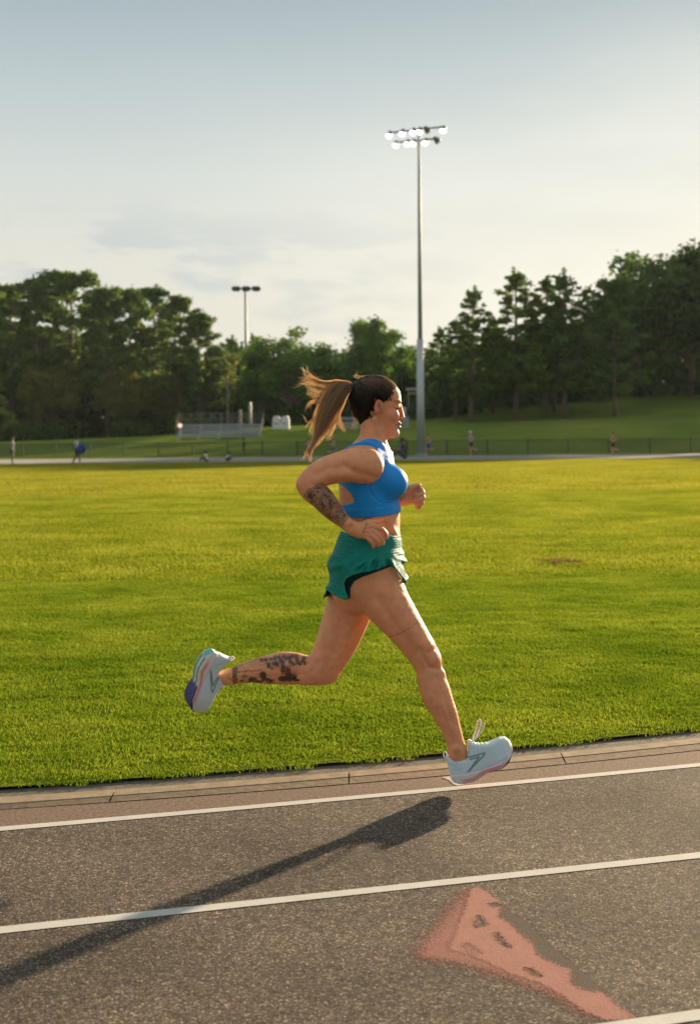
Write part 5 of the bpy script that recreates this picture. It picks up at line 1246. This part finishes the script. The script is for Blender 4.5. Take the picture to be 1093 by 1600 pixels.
def cabinet():
    Y = 124; A, B = W(426, 669, Y), W(452, 669, Y); w = B[0]-A[0]; H = W(440, 650, Y)[2]-A[2]+.1; cx = (A[0]+B[0])/2
    root = empty('storage_box', (cx, Y, A[2]-.1)); tag(root, 'small white box with a dark notched top under the round tree', 'box')
    mw = simple('white_painted_metal', (.62, .62, .58), .6, 0, .1, 5); md = simple('dark_vent', (.03, .03, .03), .7, 0, .1, 5)
    bm_ = MB(); V = [(-w/2, 0), (w/2, 0), (w/2, H*.75), (w*.40, H), (w*.14, H), (0, H*.78), (-w*.14, H), (-w*.40, H), (-w/2, H*.75)]
    n = len(V); bm_.add([(x, -.5, z) for x, z in V]+[(x, .5, z) for x, z in V], [tuple(range(n)), tuple(range(2*n-1, n-1, -1))]+[(i+n, (i+1) % n+n, (i+1) % n, i) for i in range(n)])
    bm_.build('cabinet_body', mw, root)
    for k, (x, z) in enumerate(((-w*.25, H*.42), (w*.25, H*.42))):
        s_ = MB(); s_.box((x, -.515, z), (w*.32, .03, H*.05)); s_.build('vent_slot', md, root)
    s_ = MB(); s_.box((0, -.515, H*.62), (w*.10, .03, H*.12)); s_.build('latch_plate', md, root)
cabinet()
def shelter():
    Y = 150; A, B = W(634, 610, Y), W(671, 610, Y); gz = zg((A[0]+B[0])/2, Y); w = B[0]-A[0]; cx = (A[0]+B[0])/2; H = A[2]-gz
    root = empty('shelter', (cx, Y, gz)); tag(root, 'pale flat roof of a small shelter behind the mast among dark trees', 'shelter')
    m = MB(); m.box((0, 0, H+.12), (w, 2.2, .22)); m.build('roof', simple('pale_roof_sheet', (.45, .45, .42), .6, 0, .1, 3), root)
    m = MB(); m.box((0, -.9, H-.35), (w*.9, .08, .30)); m.build('fascia_board', simple('yellowed_board', (.28, .24, .10), .8, 0, .1, 3), root)
    for x in (-w*.4, w*.4): m = MB(); m.tube([(x, 0, 0), (x, 0, H)], .07, 8); m.build('post', M_GALVD, root)
shelter()

# ================================================================= TREES
def leaf_mat(name, dark, mid, light, transl=.45):
    m = bpy.data.materials.new(name); m.use_nodes = True; N = m.node_tree.nodes; L = m.node_tree.links
    N.remove(N['Principled BSDF']); out = N['Material Output']
    geo = N.new('ShaderNodeNewGeometry'); oi = N.new('ShaderNodeObjectInfo')
    n = N.new('ShaderNodeTexNoise'); n.inputs['Scale'].default_value = .55; n.inputs['Detail'].default_value = 4; L.new(geo.outputs['Position'], n.inputs[0])
    a = N.new('ShaderNodeMath'); a.operation = 'MULTIPLY_ADD'; L.new(geo.outputs['Random Per Island'], a.inputs[0]); a.inputs[1].default_value = .35; L.new(n.outputs['Fac'], a.inputs[2])
    a2 = N.new('ShaderNodeMath'); a2.operation = 'MULTIPLY_ADD'; L.new(oi.outputs['Random'], a2.inputs[0]); a2.inputs[1].default_value = .22; L.new(a.outputs[0], a2.inputs[2])
    r = N.new('ShaderNodeValToRGB'); L.new(a2.outputs[0], r.inputs[0]); e = r.color_ramp.elements
    e[0].position = .45; e[0].color = dark+(1,); e[1].position = 1.05 if False else 1.0; e[1].color = light+(1,); q = e.new(.72); q.color = mid+(1,)
    d = N.new('ShaderNodeBsdfDiffuse'); t = N.new('ShaderNodeBsdfTranslucent'); mx = N.new('ShaderNodeMixShader'); mx.inputs[0].default_value = transl
    L.new(r.outputs[0], d.inputs[0]); L.new(r.outputs[0], t.inputs[0]); L.new(d.outputs[0], mx.inputs[1]); L.new(t.outputs[0], mx.inputs[2]); L.new(mx.outputs[0], out.inputs[0])
    return m
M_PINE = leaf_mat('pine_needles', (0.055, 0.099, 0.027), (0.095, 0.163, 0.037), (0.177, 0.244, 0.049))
M_PINED = leaf_mat('shaded_pine_needles', (0.047, 0.090, 0.029), (0.076, 0.140, 0.040), (0.131, 0.198, 0.049))  # darker copy of the needles, shade put into the colour
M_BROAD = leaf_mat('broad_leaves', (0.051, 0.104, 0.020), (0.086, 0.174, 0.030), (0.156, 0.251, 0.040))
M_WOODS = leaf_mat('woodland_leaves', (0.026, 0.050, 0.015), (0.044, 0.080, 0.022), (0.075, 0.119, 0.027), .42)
M_LOW = leaf_mat('sunlit_low_leaves', (0.070, 0.090, 0.022), (0.125, 0.140, 0.034), (0.24, 0.23, 0.06), .5)  # yellower, lighter leaves: glow under the pines put into the colour
M_BARK = simple('bark', (.13, .095, .07), .9, 0, .35, 6, .6)
def leaves(centres, n, size, rs, flat=.7):
    """random small bent quads round clump centres; centres: (x,y,z,rx,rz)"""
    C = np.array(centres); wgt = C[:, 3]**2*C[:, 4]; k = rs.choice(len(C), n, p=wgt/wgt.sum()); C = C[k]
    d = rs.normal(size=(n, 3)); d /= np.linalg.norm(d, axis=1)[:, None]; rad = rs.random(n)**(1/2.2)
    rad = rad*(1+.18*rs.normal(size=n))
    P = C[:, :3]+d*rad[:, None]*np.stack([C[:, 3], C[:, 3], C[:, 4]], 1)
    a = rs.normal(size=(n, 3)); a /= np.linalg.norm(a, axis=1)[:, None]; b = np.cross(a, rs.normal(size=(n, 3))); b /= np.linalg.norm(b, axis=1)[:, None]+1e-6
    s = size*rs.uniform(.55, 1.35, n)[:, None]; b = b*flat
    V = np.stack([P-a*s, P-b*s*.8, P+a*s, P+b*s*.8], 1).reshape(-1, 3); F = np.arange(4*n).reshape(n, 4)
    return V, F
def tree_proto(kind, H, seed, R, base, n, size):
    """returns trunk MB data and crown data; unit metres"""
    rs = np.random.default_rng(seed); rd = random.Random(seed); t = MB(); cl = []
    bend = (rd.uniform(-.3, .3), rd.uniform(-.3, .3))
    axis = [(bend[0]*math.sin(q*2.2)*H/18, bend[1]*math.sin(q*1.7)*H/18, H*q) for q in np.linspace(0, .97, 8)]
    r0 = .013*H+.06
    t.tube(axis, [r0*(1-.88*q)+.012 for q in np.linspace(0, 1, 8)], 8)
    def at(z):
        q = z/H/.97*7; i = min(int(q), 6); f = q-i; return np.array(axis[i])*(1-f)+np.array(axis[i+1])*f
    if kind in ('pine', 'cone'):
        nb = int((26 if kind == 'pine' else 38)*(1-base)/.6)+8
        for i in range(nb):
            q = base+(1-base)*((i+rd.random()*.8)/nb); z = H*q; s = (q-base)/(1-base)
            prof = (min(1, s*3+.55))*(1-s**2.2*.82) if kind == 'pine' else min(1, s*3+.6)*(1-s**1.25*.86)
            L_ = R*prof*rd.uniform(.55, 1.15); a = i*2.4+rd.uniform(-.5, .5); up = .10+.28*s if kind == 'pine' else .04+.10*s
            p0 = at(min(z, H*.95)); p1 = p0+np.array([math.cos(a)*L_*.55, math.sin(a)*L_*.55, L_*up*.5]); p2 = p0+np.array([math.cos(a)*L_, math.sin(a)*L_, L_*up])
            t.tube([p0, p1, p2], [.045+.02*(1-s), .03, .012], 5, False)
            for f in (.55, .8, 1.0):
                c = p0+(p2-p0)*f+np.array([rd.uniform(-.3, .3), rd.uniform(-.3, .3), rd.uniform(0, .35)]); rr = rd.uniform(.45, .85)*(.5+.14*R)*(1 if kind == 'pine' else 1.1-.72*s)
                cl.append((c[0], c[1], c[2], rr, rr*.62))
        if kind == 'cone': pass
        for i in range(5): c = at(H*(.93+.012*i)); cl.append((c[0]+rd.uniform(-.4, .4), c[1]+rd.uniform(-.4, .4), H*(.90+.025*i), .42-.04*i, .5))
    else:
        nb = 46
        for i in range(nb):
            u = rd.random(); th = rd.uniform(0, 6.28); el = math.asin(rd.uniform(-.75, 1)); 
            c0 = np.array([0, 0, H*(base+(1-base)*.48)]); rr = rd.uniform(.62, 1.0)
            c = c0+np.array([math.cos(th)*math.cos(el)*R*rr, math.sin(th)*math.cos(el)*R*rr, math.sin(el)*H*(1-base)*.47*rr])
            q = rd.uniform(.16, .30)*R
            cl.append((c[0], c[1], c[2], q, q*.8))
            if i % 2 == 0:
                p0 = at(H*base*rd.uniform(.8, 1.6)); m_ = (p0+c)/2+np.array([0, 0, -.2]); t.tube([p0, m_, c], [.10, .06, .02], 5, False)
        cl.append((0, 0, H*(base+(1-base)*.5), R*.55, H*(1-base)*.32))
    V, F = leaves(cl, n, size, rs)
    return t, V, F
PROT = {}
def proto(key, *a):
    t, V, F = tree_proto(*a)
    tm = t.build('trunk', M_BARK, None, True); cm = mesh_obj('crown', V, F, None)
    PROT[key] = (tm.data, cm.data, a[1])
    bpy.data.objects.remove(tm); bpy.data.objects.remove(cm)
NL = 1.0 if not QUICK else .5
for i in range(4): proto(('pine', i), 'pine', 18.0, 50+i, 4.0, .30+.04*(i % 2), int(11000*NL), .20)
for i in range(3): proto(('lowpine', i), 'pine', 16.0, 90+i, 4.6, .16, int(13000*NL), .21)
for i in range(3): proto(('slim', i), 'cone', 16.0, 70+i, 4.3, .20, int(15000*NL), .20)
for i in range(4): proto(('broad', i), 'broad', 14.0, 30+i, 6.0, .20, int(15000*NL), .25)
def tree(kind, px, ytop, ybase, Y, label, m_=None, group=None, wide=1.0, name=None, rot=None):
    key = kind; tm, cm, H0 = PROT[key]
    b = W(px, ybase, Y); gz = zg(b[0], Y) if ybase is None else b[2]
    gz = max(gz, -.2); g2 = zg(b[0], Y)
    gz = g2-.05; H = W(px, ytop, Y)[2]-gz; s = H/H0
    root = empty(name or ('pine_tree' if kind[0] != 'broad' else 'broadleaf_tree'), (b[0], Y, gz), rot if rot is not None else random.uniform(0, 6.28))
    tag(root, label, 'tree', group)
    t = bpy.data.objects.new('trunk', tm); c = bpy.data.objects.new('crown', cm)
    for o in (t, c): COL.objects.link(o); o.parent = root; o.scale = (s*wide, s*wide, s)
    mm = m_ or (M_PINE if kind[0] != 'broad' else M_BROAD)
    c.material_slots  # slot linked to the object so that alike meshes may differ in colour
    if not cm.materials: cm.materials.append(mm)
    c.material_slots[0].link = 'OBJECT'; c.material_slots[0].material = mm
    return root
PN = ('pine', 'lowpine', 'slim', 'broad')
GL_, GR_, GM_ = 'tall trees behind the left end of the far straight', 'pines on the right bank', 'broadleaf trees beyond the bleachers'
# (kind, px, top, Y, label, material, wide)
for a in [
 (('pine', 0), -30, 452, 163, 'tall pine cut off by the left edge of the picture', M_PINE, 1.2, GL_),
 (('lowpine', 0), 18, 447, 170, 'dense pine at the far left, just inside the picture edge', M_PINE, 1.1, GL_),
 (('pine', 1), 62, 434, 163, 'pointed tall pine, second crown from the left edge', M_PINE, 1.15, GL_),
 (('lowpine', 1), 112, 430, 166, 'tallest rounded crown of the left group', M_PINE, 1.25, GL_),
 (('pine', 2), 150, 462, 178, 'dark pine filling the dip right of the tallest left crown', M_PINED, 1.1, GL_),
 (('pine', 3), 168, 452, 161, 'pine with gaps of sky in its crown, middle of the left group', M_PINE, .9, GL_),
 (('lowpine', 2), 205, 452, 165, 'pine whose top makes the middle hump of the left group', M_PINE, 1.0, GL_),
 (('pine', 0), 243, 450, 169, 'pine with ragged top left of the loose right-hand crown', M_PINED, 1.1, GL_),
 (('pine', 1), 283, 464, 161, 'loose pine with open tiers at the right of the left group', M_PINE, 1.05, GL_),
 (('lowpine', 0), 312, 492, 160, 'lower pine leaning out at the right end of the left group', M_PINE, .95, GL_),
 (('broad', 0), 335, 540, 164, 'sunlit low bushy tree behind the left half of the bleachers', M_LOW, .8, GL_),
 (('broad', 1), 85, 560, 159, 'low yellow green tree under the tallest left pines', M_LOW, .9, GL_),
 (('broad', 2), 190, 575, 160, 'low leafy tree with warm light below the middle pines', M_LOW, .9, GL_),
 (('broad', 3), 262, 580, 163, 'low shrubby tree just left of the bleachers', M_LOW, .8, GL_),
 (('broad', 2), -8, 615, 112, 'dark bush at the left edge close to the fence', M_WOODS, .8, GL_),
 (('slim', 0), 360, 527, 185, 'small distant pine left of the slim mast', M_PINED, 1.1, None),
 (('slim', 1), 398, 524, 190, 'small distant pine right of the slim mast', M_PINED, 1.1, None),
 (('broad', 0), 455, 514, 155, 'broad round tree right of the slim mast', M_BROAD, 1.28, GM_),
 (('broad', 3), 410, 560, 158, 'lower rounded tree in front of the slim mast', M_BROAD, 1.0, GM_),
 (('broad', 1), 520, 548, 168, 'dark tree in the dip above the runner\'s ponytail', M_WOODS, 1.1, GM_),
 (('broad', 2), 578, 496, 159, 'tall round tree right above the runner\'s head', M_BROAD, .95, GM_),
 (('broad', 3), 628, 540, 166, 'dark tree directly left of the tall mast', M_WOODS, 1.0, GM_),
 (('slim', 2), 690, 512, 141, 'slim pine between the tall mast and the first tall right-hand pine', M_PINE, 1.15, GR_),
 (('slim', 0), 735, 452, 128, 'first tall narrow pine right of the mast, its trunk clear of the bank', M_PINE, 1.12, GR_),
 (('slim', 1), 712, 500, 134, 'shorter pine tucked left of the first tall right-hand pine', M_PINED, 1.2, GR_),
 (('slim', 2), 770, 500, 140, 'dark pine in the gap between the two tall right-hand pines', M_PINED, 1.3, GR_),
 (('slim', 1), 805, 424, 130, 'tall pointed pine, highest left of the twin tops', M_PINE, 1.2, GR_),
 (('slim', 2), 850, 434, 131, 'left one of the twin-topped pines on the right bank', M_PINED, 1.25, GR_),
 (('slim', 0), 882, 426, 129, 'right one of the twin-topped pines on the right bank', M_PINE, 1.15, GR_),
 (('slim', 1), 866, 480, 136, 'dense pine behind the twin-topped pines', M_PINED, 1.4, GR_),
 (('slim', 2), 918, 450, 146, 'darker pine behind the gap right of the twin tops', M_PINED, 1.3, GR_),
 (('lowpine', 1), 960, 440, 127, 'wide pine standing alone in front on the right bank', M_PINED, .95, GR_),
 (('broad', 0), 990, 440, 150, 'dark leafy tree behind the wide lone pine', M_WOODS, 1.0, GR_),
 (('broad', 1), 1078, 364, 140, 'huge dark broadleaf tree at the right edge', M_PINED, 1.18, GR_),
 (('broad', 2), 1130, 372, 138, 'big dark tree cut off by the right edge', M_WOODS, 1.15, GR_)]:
    kind, px, yt, Y, lab, m_, wd, grp = a
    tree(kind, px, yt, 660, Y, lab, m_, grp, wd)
# wood outside the frame on the right: casts the shade over the far end of the field
for i, (x, y, h) in enumerate(((50, 142, 14), (60, 138, 13), (57, 152, 15), (72, 146, 14), (84, 142, 14))):
    k = ('broad', i % 4) if i % 2 else ('pine', i % 4); tm, cm, H0 = PROT[k]; gz = zg(x, y)
    root = empty('woodland_tree', (x, y, gz), random.uniform(0, 6)); tag(root, 'tree of the wood beyond the right edge of the picture', 'tree', 'wood beyond the right edge')
    for nm, me in (('trunk', tm), ('crown', cm)):
        o = bpy.data.objects.new(nm, me); COL.objects.link(o); o.parent = root; o.scale = (h/H0,)*3
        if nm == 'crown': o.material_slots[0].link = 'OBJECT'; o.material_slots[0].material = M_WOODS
def woodland():
    rs = np.random.default_rng(5); cl = []
    prof_x = [-400, 0, 330, 350, 380, 420, 520, 640, 700, 760, 900, 1000, 1100, 1500]; prof_y = [500, 500, 560, 540, 536, 560, 575, 555, 540, 530, 505, 470, 450, 440]
    for i in range(900):
        px = rs.uniform(-350, 1450); Y = rs.uniform(175, 200); top = np.interp(px, prof_x, prof_y)+rs.uniform(-4, 40)
        b = W(px, 600, Y); gz = zg(b[0], Y); zt = W(px, top, Y)[2]; 
        for f in (1.0, .78, .56, .36, .18, .04):
            q = rs.uniform(1.2, 2.3); cl.append((b[0], Y, gz+(zt-gz)*f-q*.5, q, q*.85))
    V, F = leaves(cl, int(150000*NL), .48, rs); o = mesh_obj('woodland', V, F, M_WOODS); tag(o, 'dark continuous wood behind the separate trees', 'woodland', kind='stuff')
    # undergrowth at the foot of the trees
    cl = []
    for i in range(420):
        px = rs.uniform(-150, 1250); Y = rs.uniform(140, 150) if px > 640 else rs.uniform(150, 172); b = W(px, 600, Y); gz = zg(b[0], Y); q = rs.uniform(.8, 2.0); cl.append((b[0], Y, gz+q*.6, q, q*.8))
    V, F = leaves(cl, int(36000*NL), .26, rs); o = mesh_obj('undergrowth', V, F, M_WOODS); tag(o, 'low dark undergrowth at the foot of the trees', 'undergrowth', kind='stuff')
woodland()

# ================================================================= PEOPLE IN THE BACKGROUND
def fab(c, n='sports_cloth'): return simple(n, c, .8, 0, .08, 6)
M_SK2 = simple('distant_skin', (.42, .22, .15), .55, 0, .06, 10); M_SKD = simple('dark_skin', (.12, .065, .045), .55, 0, .06, 10)
def figure(px, yf, yh, pose, label, shirt, bottoms, hairc, skin=M_SK2, face=1, sleeves=True, extra=None, yaw=0.0, bottom_len=.5, cap=None):
    """standing height from the picture; pose: joints in units of standing height, x forward, z up, y sideways"""
    g_ = G(px, yf); Y = g_[1]; sc_h = 1.0
    full = {'stand': .98, 'run': .95, 'run2': .95, 'walk': .98, 'sit': .50, 'crouch': .52}[pose]
    H = (yf-yh)*Y/FPX/full
    J = {
     'stand': dict(hip=(0, .52), neck=(.01, .83), head=(.015, .92), kneeL=(.02, .28), footL=(0, .03), kneeR=(.0, .28), footR=(-.02, .03), elL=(-.02, .64), haL=(.03, .50), elR=(-.03, .64), haR=(.04, .50)),
     'walk': dict(hip=(0, .52), neck=(.02, .83), head=(.03, .92), kneeL=(.10, .30), footL=(.14, .03), kneeR=(-.01, .28), footR=(-.16, .05), elL=(-.06, .64), haL=(-.02, .50), elR=(.05, .64), haR=(.13, .54)),
     'run': dict(hip=(0, .52), neck=(.04, .82), head=(.06, .91), kneeL=(.12, .34), footL=(.10, .08), kneeR=(-.03, .29), footR=(-.24, .30), elL=(-.11, .66), haL=(-.03, .60), elR=(.08, .64), haR=(.16, .72)),
     'run2': dict(hip=(0, .52), neck=(.03, .82), head=(.04, .91), kneeL=(.05, .30), footL=(.02, .03), kneeR=(.02, .32), footR=(-.20, .26), elL=(-.10, .66), haL=(-.01, .62), elR=(.06, .65), haR=(.14, .70)),
     'sit': dict(hip=(0, .08), neck=(.05, .38), head=(.08, .46), kneeL=(.22, .24), footL=(.32, .03), kneeR=(.20, .20), footR=(.34, .03), elL=(.05, .22), haL=(.18, .20), elR=(.08, .24), haR=(.20, .23)),
     'crouch': dict(hip=(0, .14), neck=(.12, .36), head=(.18, .44), kneeL=(.20, .26), footL=(.14, .03), kneeR=(.22, .20), footR=(.06, .03), elL=(.18, .24), haL=(.26, .16), elR=(.20, .24), haR=(.28, .12))}[pose]
    def P(j, s=0.0): x, z = J[j]; return np.array([x*H*face, s*H, z*H])
    h = .016*1.0
    lo = np.array([-.42*H, -.17*H, -.01*H-.03]); hi = np.array([.42*H, .17*H, 1.0*H+.03 if full > .8 else .6*H])
    def newF(): return Field(lo, hi, h)
    def limb(F, pts, r, k=.02): chain_sdf(F, pts, [a*H for a in r], [a*H for a in r], k, 1)
    def trunk(F, g=0):
        hp, nk = P('hip'), P('neck'); C = [hp, hp*.6+nk*.4, hp*.25+nk*.75, nk-np.array([0, 0, .01*H])]
        chain_sdf(F, C, [(a+g)*H for a in (.062, .055, .062, .035)], [(a+g)*H for a in (.085, .072, .095, .06)], .02, 2)
    def arm(F, s, g=0, part=1.0):
        sh = P('neck', s*.095)-np.array([0, 0, .03*H]); e = P('elL' if s < 0 else 'elR', s*.12); w = P('haL' if s < 0 else 'haR', s*.10)
        if part < 1: limb(F, [sh, sh+(e-sh)*part], [.028+g, .026+g])
        else: limb(F, [sh, e, w, w+(w-e)*.22], [.026, .021, .015, .014])
    def leg(F, s, g=0, part=1.0):
        hp = P('hip', s*.05)-np.array([0, 0, .01*H]); kn = P('kneeL' if s < 0 else 'kneeR', s*.05); ft = P('footL' if s < 0 else 'footR', s*.05)
        if part < 1: limb(F, [hp, hp+(kn-hp)*part], [.058+g, .046+g])
        else: limb(F, [hp, kn], [.055, .036]); limb(F, [kn, kn*.6+ft*.4, ft], [.036, .034, .020])
    root = empty('person', (g_[0], Y, .03), yaw)
    F = newF(); trunk(F)
    for s in (-1, 1): arm(F, s); leg(F, s)
    limb(F, [P('neck'), P('head')], [.028, .03]); ellipsoid(F, P('head')+np.array([0, 0, .005*H]), (.052*H, .043*H, .066*H), .01)
    ellipsoid(F, P('head')+np.array([.05*H*face, 0, -.008*H]), (.012*H, .009*H, .015*H), .008)
    V, Q = nets(F); mesh_obj('body', V, Q, skin, root, True)
    def cloth(name, fn, mm, clip=None):
        F = newF(); fn(F)
        if clip is not None:
            Z = F.ax[2][None, None, :]; F.f = np.maximum(F.f, np.maximum(clip[0]-Z, Z-clip[1])).astype(np.float32)
        V, Q = nets(F)
        if len(V): mesh_obj(name, V, Q, mm, root, True)
    zh = P('hip')[2]; zn = P('neck')[2]
    if shirt: cloth('shirt', lambda F: (trunk(F, .008), [arm(F, s, .008, .55 if sleeves else .12) for s in (-1, 1)] if sleeves else None), shirt, (zh-.02*H, zn-.012*H))
    if bottoms: cloth('shorts', lambda F: (trunk(F, .010), [leg(F, s, .008, bottom_len) for s in (-1, 1)]), bottoms, (-1, zh+.05*H))
    hr = P('head')+np.array([-.010*H*face, 0, .016*H])
    cloth('hair' if not cap else 'cap', lambda F: (ellipsoid(F, hr, (.056*H, .049*H, .062*H), .01), ellipsoid(F, hr+np.array([(-.06 if not cap else .06)*H*face, 0, -.0*H]), (.03*H, .03*H, .02*H), .01)), hairc, (hr[2]-.03*H, 9))
    for s in (-1, 1):
        ft = P('footL' if s < 0 else 'footR', s*.05)
        m = MB(); F = Field(ft-np.array([.12, .06, .06])*H/1.1, ft+np.array([.12, .06, .06])*H/1.1, .012)
        ellipsoid(F, ft+np.array([.03*H*face, 0, -.008*H]), (.068*H, .026*H, .022*H), .0); ellipsoid(F, ft, (.03*H, .024*H, .028*H), .01)
        V, Q = nets(F); mesh_obj('shoe', V, Q, M_SHOE2, root, True)
    tag(root, label, 'person')
    return root, H, Y
M_SHOE2 = fab((.35, .35, .36), 'trainer')
K_ = lambda *c: fab(c)
hd, hb, hl = K_(.012, .01, .009), K_(.04, .022, .014), K_(.5, .5, .5)
figure(20, 725.5, 684, 'stand', 'person at the left edge in grey shirt, dark vest and black shorts', K_(.16, .17, .19), K_(.015, .015, .017), hd, M_SKD)
figure(120, 725.5, 682.5, 'walk', 'person in pale grey shirt and black shorts walking with a blue bag', K_(.42, .42, .45), K_(.015, .015, .018), hd, M_SKD)
figure(323, 722.5, 705.5, 'sit', 'person in white shirt seated on the far straight, left of two', K_(.60, .60, .58), K_(.03, .03, .035), hd, M_SKD, face=-1)
figure(354, 722.5, 706, 'crouch', 'person in pale blue grey shirt crouching on the far straight, right of two', K_(.36, .42, .50), K_(.03, .035, .05), hd, M_SKD, face=1)
figure(381, 716, 685, 'stand', 'person in black shirt and brown shorts by the fence under the bleachers', K_(.012, .009, .010), K_(.10, .06, .045), hd, M_SKD, bottom_len=.75)
figure(482, 716.5, 686, 'run2', 'bare-shouldered runner partly behind the tip of the ponytail', K_(.45, .25, .20), K_(.02, .02, .02), hb, sleeves=False)
figure(520, 716.5, 686, 'run', 'runner with green shorts seen above the runner\'s shoulder', K_(.42, .24, .19), K_(.005, .16, .12), hb, sleeves=False)
figure(632, 718, 686.5, 'sit', 'person in dark navy seated just left of the tall mast', K_(.015, .02, .06), K_(.03, .04, .03), hd, M_SKD, face=-1)
figure(669, 714, 679.5, 'run', 'runner in blue shorts and tan top just right of the tall mast', K_(.36, .19, .13), K_(.03, .05, .30), hb, face=-1, sleeves=False)
figure(736, 714, 675, 'run2', 'runner in grey shirt, black shorts and pale cap right of the mast', K_(.30, .33, .36), K_(.012, .012, .014), K_(.50, .50, .46), face=-1, cap=True)
figure(957, 713.5, 677, 'run2', 'bare-backed runner in black shorts at the right of the far straight', None, K_(.012, .010, .014), hb, face=-1)
def bag():
    p = G(127, 725.5); c = W(127.5, 701.5, p[1]-.1)
    F = Field(c-np.array([.4, .25, .45]), c+np.array([.4, .25, .45]), .02); ellipsoid(F, c, (.27, .14, .30), .01, -.3); V, Q = nets(F)
    root = empty('bag', tuple(c-np.array([0, 0, .3]))); mesh_obj('bag_body', V-(c-np.array([0, 0, .3])), Q, fab((.01, .05, .22), 'blue_nylon'), root, True)
    m = MB(); m.tube([(-.12, 0, .52), (-.08, 0, .72), (.0, 0, .78), (.08, 0, .72), (.12, 0, .52)], .014, 6); m.build('handle', fab((.01, .02, .06), 'strap'), root, True)
    tag(root, 'blue bag held by the walking person in the pale grey shirt', 'bag')
bag()
